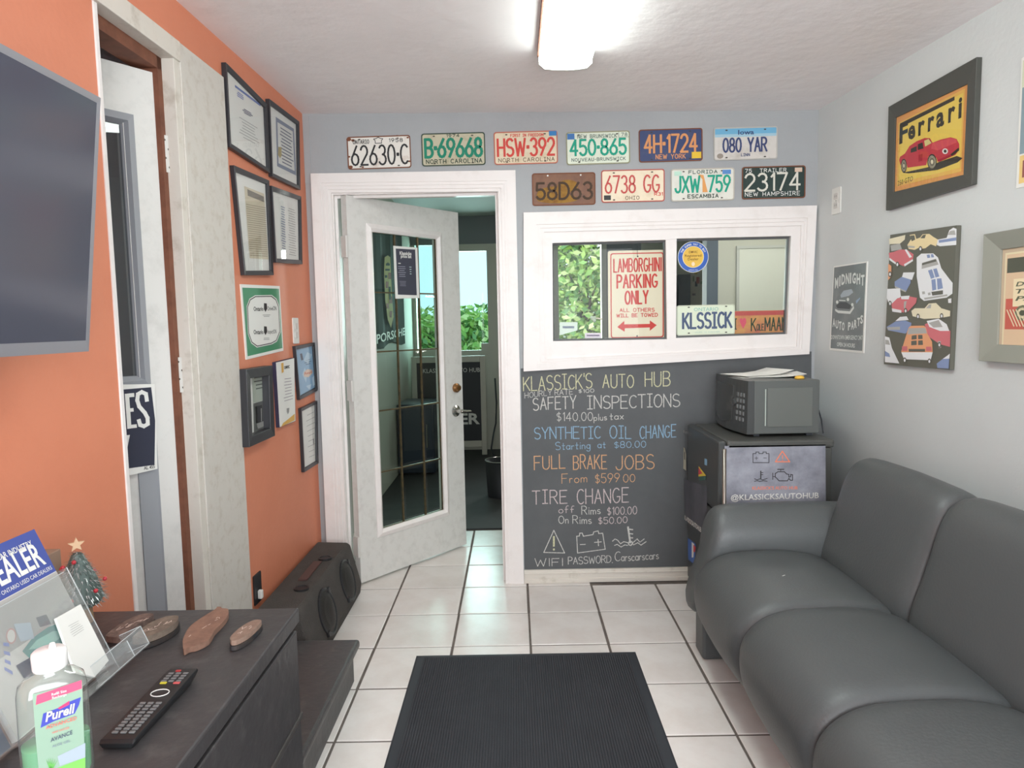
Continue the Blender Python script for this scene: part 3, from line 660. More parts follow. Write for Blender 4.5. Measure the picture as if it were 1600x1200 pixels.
# ================================================================== CHALKBOARD
CB = mat('chalkboard_black', (84, 87, 89), .6, mott=(3, (98, 100, 102), .7))
chq = BACK.pxs([(820, 579), (1264, 552), (1200, 884), (820, 890)])
cb = thing('chalkboard', 'black painted chalkboard panel with handwritten price list under the window', 'chalkboard', (.03, DY-.004, .06))
mb = MB(); mb.prism(BACK, [(.030, 1.075), (1.445, 1.13), (1.455, .068), (.030, .068)], .0012, .004, CB); part('panel', mb, cb)
def chalk(name, rgb): return mat(name, rgb, .95, mott=(160, (100, 102, 100), .75, .52))
CW, CY_, CBL, CO, CP = chalk('chalk_white', (206, 205, 200)), chalk('chalk_yellow', (208, 206, 168)), chalk('chalk_blue', (140, 176, 202)), chalk('chalk_orange', (214, 166, 124)), chalk('chalk_pink', (205, 190, 190))
CL = [("KLASSICK'S", (818, 611), (925, 606), 22, CY_), ('AUTO', (942, 606), (990, 605), 20, CY_), ('HUB', (1008, 604), (1047, 603), 22, CY_),
 ('HOURLY', (820, 622), (862, 617), 8, CW), ('RATE', (867, 617), (895, 616), 8, CW), ('$100', (904, 614), (928, 613), 5.5, CW),
 ('SAFETY', (833, 641), (900, 638), 19, CW), ('INSPECTIONS', (918, 639), (1062, 635), 20, CW),
 ('$140.00', (870, 658), (926, 657), 13, CW), ('plus', (928, 657), (948, 656), 10, CW), ('tax', (953, 656), (974, 655), 11, CW),
 ('SYNTHETIC', (835, 686), (938, 685), 18, CBL), ('OIL', (953, 685), (986, 685), 19, CBL), ('CHANGE', (1000, 685), (1056, 683), 19, CBL),
 ('Starting', (868, 703), (922, 701), 12, CBL), ('at', (934, 700), (946, 700), 11, CBL), ('$80.00', (960, 700), (1009, 699), 10, CBL),
 ('FULL', (835, 734), (883, 732), 21, CO), ('BRAKE', (896, 733), (948, 732), 21, CO), ('JOBS', (962, 734), (1022, 733), 22, CO),
 ('From', (878, 755), (917, 753), 14, CO), ('$599', (930, 755), (968, 753), 14, CO), ('00', (974, 754), (992, 753), 12, CO),
 ('TIRE', (832, 788), (886, 786), 21, CP), ('CHANGE', (902, 787), (982, 785), 22, CP),
 ('off', (873, 802), (897, 801), 11, CP), ('Rims', (909, 804), (938, 803), 13, CW), ('$100.00', (949, 805), (995, 803), 12, CP),
 ('On', (873, 818), (888, 818), 12, CW), ('Rims', (895, 818), (924, 818), 13, CW), ('$50.00', (935, 819), (980, 817), 10, CP),
 ('W|F|', (836, 885), (879, 884), 12, CW), ('PASSWORD.', (888, 882), (957, 879), 11, CW), ('C', (961, 877), (969, 876), 14, CW), ('arscarscars', (971, 877), (1029, 873), 13, CW)]
for t, a, b, h, m in CL:
    mb = MB(); pxtext(mb, BACK, t, a, b, h, .0050 if h > 14 else (.0034 if h > 9 else .0026), .0048, m, .2 if len(t) < 9 else .16, .03)
    part('chalk_writing', mb, cb)
def cstroke(mb, pts, m=CW, t=.0042): mb.stroke(BACK, BACK.pxs([(810+x/5.926, 740+y/5.926) for x, y in pts], .0048), t, .0048, m)
mb = MB(); cstroke(mb, [(328, 525), (235, 730), (428, 735), (328, 525)]); cstroke(mb, [(328, 585), (328, 670)], CY_, .009); cstroke(mb, [(328, 700), (329, 706)], CY_, .009); part('chalk_drawing', mb, cb, 'chalk warning triangle')
mb = MB(); cstroke(mb, [(548, 735), (540, 580), (565, 578), (568, 552), (590, 550), (602, 580), (690, 565), (698, 540), (738, 530), (745, 555), (780, 552), (804, 700), (548, 735)]); cstroke(mb, [(572, 657), (620, 655)]); cstroke(mb, [(705, 637), (768, 632)]); cstroke(mb, [(737, 610), (742, 668)]); part('chalk_drawing', mb, cb, 'chalk car battery')
mb = MB(); cstroke(mb, [(1015, 495), (1035, 640)], CW, .009)
for y in (515, 555, 592): cstroke(mb, [(1025, y), (1058, y+4)], CW, .006)
cstroke(mb, [(1018, 640), (1030, 625), (1050, 630), (1058, 650), (1040, 665), (1022, 658), (1018, 640)], CW, .006)
cstroke(mb, [(872, 625), (895, 605), (920, 618), (945, 650), (975, 630), (1015, 640)]); cstroke(mb, [(890, 665), (915, 655), (950, 680), (985, 660), (1010, 665)]); cstroke(mb, [(1060, 640), (1100, 605), (1125, 635), (1165, 605)]); cstroke(mb, [(1065, 660), (1105, 640), (1135, 662), (1183, 630)])
part('chalk_drawing', mb, cb, 'chalk coolant thermometer')

# ================================================================== LICENCE PLATES
def rrect(a0, a1, b0, b1, r, n=4):
    p = []
    for cx, cy, s in ((a1-r, b1-r, 0), (a0+r, b1-r, 90), (a0+r, b0+r, 180), (a1-r, b0+r, 270)):
        p += [(cx+r*math.cos(math.radians(s+90*k/n)), cy+r*math.sin(math.radians(s+90*k/n))) for k in range(n+1)]
    return p
def plate(ax_, bz, base, rim, big, bigm, smalls, label, tilt=0, bigh=.075, bigb=.035, bigx=(.022, .283), t=.0105, extra=None, F0=BACK, c0=0.002, wdt=.302, hgt=.152, grp='old licence plates on the end wall', holes=True):
    ang = math.radians(tilt); F = Fr(F0.p(ax_, bz, c0), F0.R*math.cos(ang)+F0.U*math.sin(ang), F0.U*math.cos(ang)-F0.R*math.sin(ang))
    th = thing('license_plate', label, 'licence plate', F.O, grp)
    mb = MB(); o = rrect(0, wdt, 0, hgt, .012); i = rrect(.005, wdt-.005, .005, hgt-.005, .009)
    mb.prism(F, o, 0, .0015, base); mb.ring(F, o, i, .0015, .0032, rim, .0025); part('plate', mb, th)
    mb = MB(); stext(mb, F, big, (bigx[0], bigb), (bigx[1], bigb), bigh, t, .003, bigm, .2); part('number', mb, th)
    mb = MB()
    for s_ in smalls:
        tx, x0_, x1_, b_, h_, m_ = s_[:6]; stext(mb, F, tx, (x0_, b_), (x1_, b_), h_, s_[6] if len(s_) > 6 else .0026, .0028, m_, .3)
    if extra: extra(mb, F)
    part('lettering', mb, th)
    if holes:
        for a, b in ((.06, .138), (.242, .138), (.06, .012), (.242, .012)):
            mb = MB(); mb.disc(F, a, b, .006, .003, .0034, mat('slot_dark', (70, 62, 55), .8), 8); part('bolt_slot', mb, th)
    return th
P_ = lambda n, c, d, sc=14, am=.9, th=.58: mat(n, c, .45, mott=(sc, d, am, th))
K_ = mat('plate_black', (36, 36, 38), .5)
PX = [-.774, -.421, -.077, .266, .610, .965]; PZ = [2.194, 2.199, 2.199, 2.194, 2.196, 2.198]
RUST = mat('rust', (120, 74, 52), .8)
def e1(mb, F):
    mb.stroke(F, [(.135, .118), (.135, .13), (.128, .138), (.14, .14), (.150, .146), (.160, .14), (.172, .138), (.165, .13), (.165, .118), (.135, .118)], .003, .0028, K_)
    for a, b, r in ((.01, .14, .012), (.03, .135, .009), (.012, .012, .011), (.292, .03, .006), (.29, .14, .006), (.008, .06, .006), (.24, .15, .005), (.07, .01, .006)): mb.disc(F, a, b, r, r*.7, .0027, RUST, 9)
plate(PX[0], PZ[0]-.155, P_('p1', (226, 222, 214), (160, 110, 80), 12, .8, .66), RUST, '62630*C', K_, [('ONTARIO', .03, .105, .118, .018, K_), ('1958', .2, .265, .122, .016, K_)], 'white rusty plate with black number 62630 C over the door', .7, .088, .02, (.02, .285), .0085, e1)
GRN = flat((30, 130, 104)); GRD = flat((52, 70, 58))
plate(PX[1], PZ[1]-.152, P_('p2', (190, 184, 158), (150, 140, 112)), GRD, 'B*69668', GRN, [('1974', .12, .18, .133, .012, GRD), ('NORTH CAROLINA', .02, .285, .012, .018, GRD, .0035)], 'beige plate with teal number B 69668 and dark green rim', .3, .082, .042, (.018, .285), .013)
RD = flat((206, 74, 66))
def e3(mb, F): mb.poly(F, rect(.262, .298, .128, .15), .0036, flat((60, 130, 190)))
plate(PX[2], PZ[2]-.152, P_('p3', (222, 208, 180), (196, 176, 140)), flat((190, 110, 90)), 'HSW*392', RD, [('FIRST IN FREEDOM', .08, .235, .128, .012, RD), ('NORTH CAROLINA', .02, .285, .012, .017, flat((100, 80, 60)))], 'cream plate with red number HSW 392', .4, .078, .04, (.018, .285), .0105, e3)
TG = flat((34, 160, 132)); DG = flat((90, 110, 100))
def e4(mb, F): mb.poly(F, rect(.006, .04, .118, .145), .0036, flat((70, 120, 180))); mb.stroke(F, [(.25, .148), (.25, .122), (.298, .122)], .0015, .003, DG)
plate(PX[3], PZ[3]-.155, P_('p4', (222, 230, 212), (200, 206, 186)), flat((150, 150, 120)), '450*865', TG, [('NEW BRUNSWICK', .055, .24, .122, .016, DG), ('78', .262, .29, .127, .014, DG), ('NOUVEAU-BRUNSWICK', .025, .28, .016, .014, DG)], 'pale green plate with green number 450 865', .6, .07, .044, (.02, .282), .0105, e4)
OR = flat((214, 150, 98))
def e5(mb, F): mb.poly(F, rect(.25, .295, .012, .042), .0036, flat((226, 190, 60)))
plate(PX[4], PZ[4]-.152, P_('p5', (52, 66, 108), (80, 84, 110)), RUST, '4H*1724', OR, [('NEW YORK', .08, .22, .014, .02, OR, .0035)], 'navy plate with orange number 4H 1724', .5, .08, .044, (.028, .275), .0105, e5)
NB = flat((58, 70, 112))
def e6(mb, F):
    mb.poly(F, rect(.006, .296, .12, .146), .0021, flat((110, 172, 206))); mb.poly(F, rect(.006, .296, .107, .12), .0021, flat((160, 196, 212)))
    btext(mb, F, 'Iowa', (.115, .117), (.19, .117), .022, .003, NB, .02); mb.disc(F, .03, .02, .015, .012, .0028, flat((150, 140, 130)))
plate(PX[5], PZ[5]-.152, P_('p6', (208, 204, 198), (176, 168, 158)), flat((180, 178, 172)), '080 YAR', NB, [('LINN', .13, .17, .017, .012, NB)], 'white and sky blue plate with number 080 YAR', .4, .062, .038, (.045, .25), .0085, e6)
BK = flat((70, 52, 36))
def e7(mb, F):
    for a, b, ra, rb in ((.1, .05, .08, .04), (.17, .09, .05, .03), (.12, .03, .1, .02)): mb.disc(F, a, b, ra, rb, .0017+ra*.001, mat('rust_yellow', (156, 118, 52), .8, mott=(30, (120, 78, 40), .9)), 14)
    for a in (.075, .232): mb.disc(F, a, .14, .004, .004, .0035, PAPER, 8)
plate(.1, 1.852, P_('p7', (122, 78, 48), (96, 58, 40), 14, .9, .5), RUST, '58D63', BK, [], 'rusty brown plate with faded number 58D63', 0, .075, .03, (.02, .285), .011, e7, holes=False)
def e8(mb, F): mb.poly(F, rect(.012, .045, .012, .034), .0036, K_); stext(mb, F, 'R31', (.253, .028), (.292, .028), .014, .003, .003, flat((206, 74, 66)))
plate(.43, 1.860, P_('p8', (234, 220, 194), (214, 196, 166)), flat((180, 90, 80)), '6738 GG', flat((196, 84, 80)), [('OHIO', .115, .18, .012, .016, flat((110, 90, 70)))], 'cream plate with red number 6738 GG', .2, .078, .045, (.02, .275), .008, e8)
def e9(mb, F):
    mb.poly(F, [(.13, .125), (.15, .1), (.15, .04), (.175, .04), (.155, .12)], .0025, flat((224, 160, 96))); mb.poly(F, rect(.245, .285, .122, .142), .0036, flat((90, 140, 200))); mb.poly(F, rect(.016, .05, .12, .14), .0036, flat((190, 224, 206)))
plate(.762, 1.859, P_('p9', (222, 222, 212), (200, 198, 186)), flat((186, 180, 168)), 'JXW 759', TG, [('FLORIDA', .085, .22, .128, .014, DG, .0035), ('ESCAMBIA', .08, .225, .014, .016, GRD, .0036)], 'white plate with green number JXW 759 and orange mark', .3, .073, .042, (.02, .28), .01, e9)
def e10(mb, F): mb.poly(F, rect(.25, .285, .122, .142), .0036, flat((214, 190, 170)))
plate(1.10, 1.862, P_('p10', (36, 56, 52), (60, 72, 66)), RUST, '23174', flat((214, 212, 200)), [('75', .015, .045, .125, .016, PAPER), ('TRAILER', .085, .21, .125, .016, PAPER), ('NEW HAMPSHIRE', .015, .275, .014, .018, PAPER)], 'dark green plate with white number 23174', .3, .078, .04, (.015, .275), .0095, e10)

# ================================================================== THINGS IN THE INTERIOR WINDOW
SGC = mat('sign_cream', (228, 214, 190), .45); SRD = flat((206, 66, 62))
LS = Fr((0, DY, 0), (1, 0, 0), (0, 0, 1)); cs = -.045
def lp(x, y): return (860+x/7.274, 370+y/7.274)
sq = BACK.pxs([lp(655, 152), lp(1318, 150), lp(1300, 1150), lp(685, 1165)], cs)
sx = [BACK.px(*lp(655, 600), cs)[0], BACK.px(*lp(1310, 600), cs)[0]]; sz = [BACK.px(*lp(900, 1168), cs)[1], BACK.px(*lp(900, 155), cs)[1]]
sg = thing('parking_sign', 'cream metal parking sign with red lettering and double arrow behind left pane', 'sign', BACK.p(sx[0], sz[0], cs))
mb = MB(); o = rrect(sx[0], sx[1], sz[0], sz[1], .012); mb.prism(BACK, o, cs-.002, cs, SGC); part('panel', mb, sg)
mb = MB(); mb.ring(BACK, rrect(sx[0]+.012, sx[1]-.010, sz[0]+.008, sz[1]-.012, .012), rrect(sx[0]+.017, sx[1]-.015, sz[0]+.013, sz[1]-.017, .009), cs+.0003, cs+.0008, SRD); part('border', mb, sg)
mb = MB(); cc = cs+.001
for t, a, b, h, tk in (('LAMBORGHINI', (722, 402), (1258, 385), 146, .0066), ('PARKING', (760, 582), (1212, 570), 144, .0084), ('ONLY', (852, 765), (1108, 755), 144, .0084), ('ALL OTHERS', (790, 852), (1182, 848), 38, .0032), ('WILL BE TOWED', (752, 915), (1218, 905), 38, .0034)):
    t2 = t.replace('LAMBORGHINI', 'LAMBORGH|N|').replace('PARKING', 'PARK|NG')
    p0, p1 = BACK.px(*lp(*a), cc), BACK.px(*lp(*b), cc); stext(mb, BACK, t2, p0, p1, h/7.274*.00317*.98, tk, cc, SRD, .26)
part('lettering', mb, sg)
mb = MB(); mb.pxpoly(BACK, [(760, 1025), (840, 955), (840, 995), (1130, 990), (1130, 950), (1208, 1005), (1130, 1068), (1130, 1030), (845, 1040), (845, 1080)], cc, SRD, (860, 370, 7.274)); part('arrow', mb, sg)
for x, y in ((993, 222), (986, 1128)):
    mb = MB(); mb.lathe(BACK, *BACK.px(*lp(x, y), cc), [(.004, cc-.001), (.003, cc+.002), (0, cc+.002)], K_, 8); part('bolt', mb, sg)
mb = MB(); mb.tube([BACK.p(*BACK.px(*lp(985, 100), cs), cs), BACK.p(*BACK.px(*lp(990, 220), cs), cs+.002)], .001, K_, 5); part('wire', mb, sg)
# round sticker
sc = BACK.px(1083, 401.5, -.019)
st = thing('round_sticker', 'round blue and yellow dealer sticker on the right window pane', 'sticker', BACK.p(sc[0], sc[1], -.019))
mb = MB(); BLU = flat((62, 100, 180)); mb.lathe(BACK, sc[0], sc[1], [(.0745, -.0195), (.0745, -.0185), (0, -.0185)], PAPER, 32); mb.disc(BACK, sc[0], sc[1], .072, .072, -.0182, BLU, 32); mb.disc(BACK, sc[0], sc[1], .052, .052, -.018, PAPER, 32); mb.disc(BACK, sc[0], sc[1], .050, .050, -.0178, flat((226, 186, 84)), 32)
mb.disc(BACK, sc[0], sc[1]-.034, .008, .010, -.0176, flat((240, 220, 190)))
part('disc', mb, st)
mb = MB()
for t, r, a0, a1, hh in (('THE SUPER WAY TO BUY', .0565, 160, 20, .009),):
    for k, ch in enumerate(t):
        an = math.radians(a0+(a1-a0)*(k+.5)/len(t)); o_ = BACK.p(sc[0]+r*math.cos(an), sc[1]+r*math.sin(an), -.0176)
        if ch != ' ': fr = Fr(o_, BACK.R*math.sin(an)-BACK.U*math.cos(an), BACK.R*math.cos(an)+BACK.U*math.sin(an)); btext(mb, fr, ch, (-.0032, 0), (.0032, 0), hh, 0, PAPER, .03)
btext(mb, BACK, 'OMVIC.CA', (sc[0]-.022, sc[1]-.066), (sc[0]+.022, sc[1]-.066), .007, -.0176, PAPER)
for t, y, w_ in (('OMVIC', .018, .022), ('Registered', .001, .04), ('Dealer', -.016, .026)): btext(mb, BACK, t, (sc[0]-w_, sc[1]+y), (sc[0]+w_, sc[1]+y), .012, -.0174, flat((120, 84, 40)), .01)
part('lettering', mb, st)
# KLSSICK plate
ZB1 = BACK.px(1100, 524, -.03)[1]; XB1 = BACK.px(1057, 500, -.03)[0]; XB2 = BACK.px(1148, 500, -.03)[0]
def ek(mb, F): btext(mb, F, 'ONTARIO', (.085, .118), (.205, .118), .018, .003, flat((140, 190, 180)))
KB = mat('klss_blue', (70, 84, 120), .5)
plate(XB1, ZB1, P_('p11', (232, 234, 214), (222, 224, 200)), flat((214, 214, 196)), 'KLSSICK', KB, [('YOURS TO DISCOVER', .09, .21, .012, .006, flat((180, 200, 196)), .001)], 'white plate with blue letters KLSSICK inside the window', .3, .072, .036, (.032, .268), .011, ek, c0=-.03, wdt=XB2-XB1, hgt=.148, grp='')
XC1 = BACK.px(1147, 500, -.034)[0]; ZC1 = BACK.px(1190, 523, -.034)[1]
hp = thing('heart_plate', 'red and yellow souvenir plate with a pink heart inside the window', 'licence plate', BACK.p(XC1, ZC1, -.034))
mb = MB(); F = Fr(BACK.p(XC1, ZC1, -.036), (1, 0, 0), (0, 0, 1)); mb.prism(F, rrect(-.03, .262, 0, .118, .008), 0, .0015, mat('souvenir', (206, 150, 92), .5, mott=(14, (188, 92, 88), .9, .5))); part('plate', mb, hp)
mb = MB(); mb.poly(F, [(.03, .06), (.045, .03), (.06, .06), (.058, .08), (.047, .085), (.043, .075), (.035, .084), (.027, .078)], .002, flat((214, 90, 112)))
mb.poly(F, rect(-.028, .26, .095, .116), .0017, flat((188, 86, 84)))
part('heart', mb, hp)
mb = MB(); stext(mb, F, 'I', (.003, .03), (.012, .03), .05, .005, .0022, GRD); stext(mb, F, 'K', (.085, .02), (.107, .02), .06, .006, .0022, GRD); stext(mb, F, 'OLE', (.112, .022), (.145, .022), .03, .004, .0022, GRD); stext(mb, F, 'MAAN', (.152, .02), (.255, .02), .062, .006, .0022, GRD); part('lettering', mb, hp)
# little cards at left pane
c1 = BACK.pxs([lp(105, 970), lp(308, 970), lp(308, 1062), lp(105, 1120)], -.03)
mb = MB(); mb.prism(BACK, c1, -.031, -.03, mat('card_pale', (214, 224, 214), .5)); textlines(mb, BACK, (860, 370, 7.274), ((120, 1005), (290, 1005), (290, 1040), (120, 1040)), 1, flat((120, 130, 150)), -.029, .7); single('card', mb, 'pale card in the lower left corner of the left pane', 'card', BACK.p(*c1[3], -.03))
c1 = BACK.pxs([lp(392, 1092), lp(582, 1092), lp(582, 1152), lp(392, 1152)], -.03)
mb = MB(); mb.prism(BACK, c1, -.031, -.03, flat((222, 208, 220))); textlines(mb, BACK, (860, 370, 7.274), ((405, 1105), (565, 1105), (565, 1130), (405, 1130)), 1, flat((120, 100, 130)), -.029, .7); single('card', mb, 'small pink card on the window ledge beside the parking sign', 'card', BACK.p(*c1[3], -.03))
mb = MB(); p0 = BACK.p(*BACK.px(*lp(490, 940), -.03), -.035)
mb.tube([p0+Vector((-.01, 0, 0)), p0+Vector((.02, 0, .006)), p0+Vector((.045, 0, .0))], .004, mat('twig', (214, 200, 180), .7), 6)
for k in range(9): mb.ball(p0+Vector((rr.uniform(-.012, .014), rr.uniform(-.01, .01), rr.uniform(-.008, .012))), .008, flat((196, 208, 190)), 7)
single('flower_charm', mb, 'tiny pale flower charm hanging in the left pane', 'ornament', p0, smooth=True)
#PART3
# ================================================================== PICTURES
def insetq(qd, d): 
    (a, b), (c, d_), (e, f), (g, h) = qd
    return [(a+d, b-d), (c-d, d_-d), (e-d, f+d), (g+d, h+d)]
def picture(F, quad, border, depth, label, fm=FRAME, pm=PAPER, cat='framed picture', group=None, glass=True, name='picture_frame', slope=None, pc=None, oq=None, iq=None):
    if F is LEFT and name == 'picture_frame': group = 'framed papers on the orange wall'
    o = oq or F.pxs(quad, depth); i = iq or insetq(o, border); cx = sum(p[0] for p in o)/4; cz = sum(p[1] for p in o)/4
    t = thing(name, label, cat, F.p(cx, cz, 0), group)
    mb = MB(); mb.ring(F, o, i, 0, depth, fm, depth*.8 if slope is None else slope); part('frame', mb, t, bev=.0015)
    pc = depth*.35 if pc is None else pc
    mb = MB(); mb.poly(F, i, pc, pm); part('paper', mb, t)
    if glass: mb = MB(); mb.poly(F, i, pc+.003, PICGLASS); part('glass', mb, t)
    return t, i, pc
TL = (345, 90, 3.43)
GT = flat((140, 148, 170)); GT2 = flat((150, 150, 148)); BLT = flat((96, 118, 176))
t, i, pc = picture(LEFT, [(353, 97), (418, 163), (423, 271), (360, 230)], .018, .018, 'black framed certificate with blue heading, upper picture next to the filler board')
mb = MB(); c = pc+.001
mb.pxpoly(LEFT, [(76, 146), (213, 250), (213, 262), (76, 158)], c, BLT, TL); textlines(mb, LEFT, TL, ((85, 175), (125, 205), (125, 232), (85, 205)), 3, BLT, c, .5); textlines(mb, LEFT, TL, ((115, 265), (172, 300), (172, 325), (115, 292)), 3, flat((90, 96, 120)), c, .5)
textlines(mb, LEFT, TL, ((95, 310), (200, 375), (205, 480), (100, 425)), 7, GT2, c, .2); part('print', mb, t)
t, i, pc = picture(LEFT, [(421, 154), (468, 190), (470, 297), (426, 276)], .018, .018, 'black framed licence certificate with grey-blue border and gold seal, top corner')
mb = MB(); c = pc+.001; GB = flat((130, 138, 158))
o_ = LEFT.pxs([(345+x/3.43, 90+y/3.43) for x, y in ((295, 318), (392, 382), (404, 632), (303, 582))], c)
mb.ring(LEFT, o_, insetq(o_, .016), c-.0005, c, GB); textlines(mb, LEFT, TL, ((312, 362), (385, 410), (392, 600), (318, 562)), 11, flat((110, 114, 130)), c, .35)
mb.pxpoly(LEFT, [(308, 478), (325, 480), (326, 525), (318, 540), (306, 520)], c+.0005, flat((176, 158, 104)), TL); part('print', mb, t)
t, i, pc = picture(LEFT, [(366, 258), (421, 282), (428, 430), (383, 430)], .018, .018, 'tall black framed yellowed newspaper page reflecting the ceiling light')
mb = MB(); c = pc+.001; mb.pxpoly(LEFT, [(125, 688), (232, 730), (255, 1082), (155, 1075)], c, flat((206, 196, 172)), TL)
mb.pxpoly(LEFT, [(142, 705), (230, 745), (232, 775), (145, 740)], c+.0004, flat((120, 114, 104)), TL); textlines(mb, LEFT, TL, ((135, 780), (240, 800), (252, 1070), (158, 1065)), 24, flat((160, 150, 130)), c+.0005, .4, False); part('print', mb, t)
t, i, pc = picture(LEFT, [(425, 290), (471, 307), (473, 413), (432, 410)], .018, .018, 'black framed two-column printed list below the gold seal certificate')
mb = MB(); c = pc+.001; textlines(mb, LEFT, TL, ((320, 790), (345, 800), (352, 1060), (325, 1050)), 20, GT, c, .4); textlines(mb, LEFT, TL, ((358, 800), (400, 815), (408, 1070), (362, 1060)), 20, GT2, c, .25); part('print', mb, t)
# green sign
T6 = (330, 420, 3.43)
gs = thing('wall_sign', 'green and white inspection sign with rounded white panel on orange wall', 'sign', LEFT.p(*LEFT.px(410, 500), 0))
mb = MB(); GG = mat('sign_green', (42, 128, 86), .35); o_ = LEFT.pxs([(376, 444), (437, 447), (443, 548), (385, 562)], .004)
mb.prism(LEFT, o_, 0, .004, PAPER); mb.poly(LEFT, insetq(o_, .012), .0045, GG); part('panel', mb, gs)
mb = MB(); oc = [(190, 200), (205, 160), (235, 142), (325, 140), (350, 160), (365, 200), (372, 340), (352, 390), (325, 405), (245, 422), (215, 400), (197, 350)]
cx, cy = 283, 280; sc_ = lambda s: [(cx+(x-cx)*s, cy+(y-cy)*s) for x, y in oc]
mb.pxpoly(LEFT, sc_(1.0), .005, PAPER, T6); mb.pxpoly(LEFT, sc_(.965), .0054, K_, T6); mb.pxpoly(LEFT, sc_(.93), .0058, PAPER, T6); part('rounded_panel', mb, gs)
mb = MB()
for yb in (226, 350):
    pxb(mb, LEFT, 'Ontario', (228, yb), (280, yb-1), 24, .0062, K_, .02, T6); pxb(mb, LEFT, 'DriveON' if yb < 300 else 'InspectON', (303, yb-2), (350, yb-4), 24, .0062, K_, 0, T6)
    mb.pxpoly(LEFT, [(283, yb-42), (298, yb-40), (300, yb-12), (291, yb+6), (283, yb-10)], .0062, K_, T6); textlines(mb, LEFT, T6, ((275, yb+18), (318, yb+17), (318, yb+32), (275, yb+33)), 2, GT2, .0062, .4)
part('lettering', mb, gs)
# light switch
def wall_plate(F, x0, x1, y0, y1, label, kind):
    a0, b1 = F.px(x0, y0); a1, b0 = F.px(x1, y1); cx, cz = (a0+a1)/2, (b0+b1)/2; nm = 'light_switch' if kind == 's' else 'wall_outlet'
    t = thing(nm, label, 'switch' if kind == 's' else 'outlet', F.p(cx, cz, 0))
    mb = MB(); mb.prism(F, rrect(cx-.036, cx+.036, cz-.058, cz+.058, .005), 0, .005, PAPER); part('cover_plate', mb, t, bev=.0015)
    for s_ in (-1, 1):
        mb = MB(); mb.prism(F, rrect(cx-.017, cx+.017, cz+s_*.02-.014, cz+s_*.02+.014, .006), .005, .0075, mat('outlet_face', (206, 203, 198), .4))
        if kind != 's':
            for k in (-1, 1): mb.poly(F, rect(cx+k*.006-.0012, cx+k*.006+.0012, cz+s_*.02-.004, cz+s_*.02+.005), .0078, K_)
        part('rocker' if kind == 's' else 'socket', mb, t)
    mb = MB(); mb.disc(F, cx, cz, .003, .003, .0056, CHROME, 8); part('screw', mb, t)
wall_plate(LEFT, 455, 467, 498, 535, 'white switch plate on the orange wall right of the green sign', 's')
wall_plate(RIGHT, 1301, 1315, 293, 335, 'white outlet high on the grey wall near the corner', 'o')
t = thing('wall_outlet', 'small outlet with a white plug low on the orange wall behind the cabinet', 'outlet', LEFT.p(a_(2.58), .3, 0))
mb = MB(); mb.prism(LEFT, rrect(a_(2.58)-.035, a_(2.58)+.035, .245, .36, .005), 0, .005, DARKP); part('cover_plate', mb, t, bev=.001)
mb = MB(); mb.obox(LEFT, a_(2.58)-.010, a_(2.58)+.010, .262, .295, .005, .022, PAPER); part('plug', mb, t, bev=.004)
# lower pictures
TM = (370, 530, 5.457)
t, i, pc = picture(LEFT, [(385, 577), (426, 571), (430, 681), (390, 699)], .036, .038, 'deep black shadow box with a black and white garage photograph', slope=.036, pc=.006)
mb = MB(); c = pc+.001
mb.pxpoly(LEFT, [(130, 300), (268, 275), (272, 510), (140, 545)], c, flat((176, 184, 172)), TM); mb.pxpoly(LEFT, [(140, 548), (272, 512), (278, 745), (148, 825)], c, flat((96, 98, 96)), TM)
mb.pxpoly(LEFT, [(155, 575), (215, 560), (225, 700), (165, 720)], c+.0004, K_, TM); mb.pxpoly(LEFT, [(232, 600), (258, 590), (262, 690), (236, 700)], c+.0005, flat((190, 190, 186)), TM); mb.pxpoly(LEFT, [(170, 720), (250, 690), (255, 730), (180, 765)], c+.0006, flat((150, 150, 146)), TM)
mb.pxpoly(LEFT, [(205, 590), (212, 588), (214, 700), (208, 702)], c+.0008, flat((170, 170, 166)), TM)
textlines(mb, LEFT, TM, ((140, 318), (255, 300), (260, 420), (145, 445)), 4, flat((84, 90, 84)), c+.0004, .3); part('print', mb, t)
t, i, pc = picture(LEFT, [(431, 566), (460, 559), (462, 658), (437, 668)], .0015, .016, 'frameless white award plaque with gold corner and navy edge', fm=flat((54, 52, 78)), glass=False, cat='plaque', name='award_plaque', slope=.016, pc=.0155)
mb = MB(); c = .0165; GO = flat((214, 170, 92))
mb.pxpoly(LEFT, [(378, 205), (398, 200), (400, 280), (384, 290)], c, GO, TM); mb.pxpoly(LEFT, [(378, 748), (395, 715), (440, 680), (494, 635), (494, 690)], c, GO, TM)
pxb(mb, LEFT, 'OMVIC', (405, 255), (452, 245), 26, c, K_, .03, TM); textlines(mb, LEFT, TM, ((395, 330), (475, 320), (482, 520), (402, 545)), 8, flat((150, 140, 150)), c, .2); mb.pxpoly(LEFT, [(425, 590), (448, 585), (446, 620), (436, 640), (426, 620)], c, GT2, TM); part('print', mb, t)
t, i, pc = picture(LEFT, [(462, 541), (492, 535), (497, 610), (469, 625)], .016, .016, 'small black framed sky-blue certificate with orange lettering', pm=flat((140, 180, 212)))
mb = MB(); c = pc+.001
for pts in ([(570, 180), (600, 110), (640, 130), (610, 210)], [(560, 300), (580, 240), (600, 300), (590, 370)], [(640, 330), (670, 300), (676, 380), (650, 400)], [(590, 400), (640, 380), (620, 430)]): mb.pxpoly(LEFT, pts, c, flat((186, 212, 230)), TM)
mb.pxpoly(LEFT, [(570, 285), (600, 255), (640, 260), (645, 290), (610, 325), (575, 320)], c+.0004, flat((226, 200, 180)), TM); pxb(mb, LEFT, 'Award', (575, 305), (642, 290), 26, c+.0006, flat((206, 104, 70)), .02, TM)
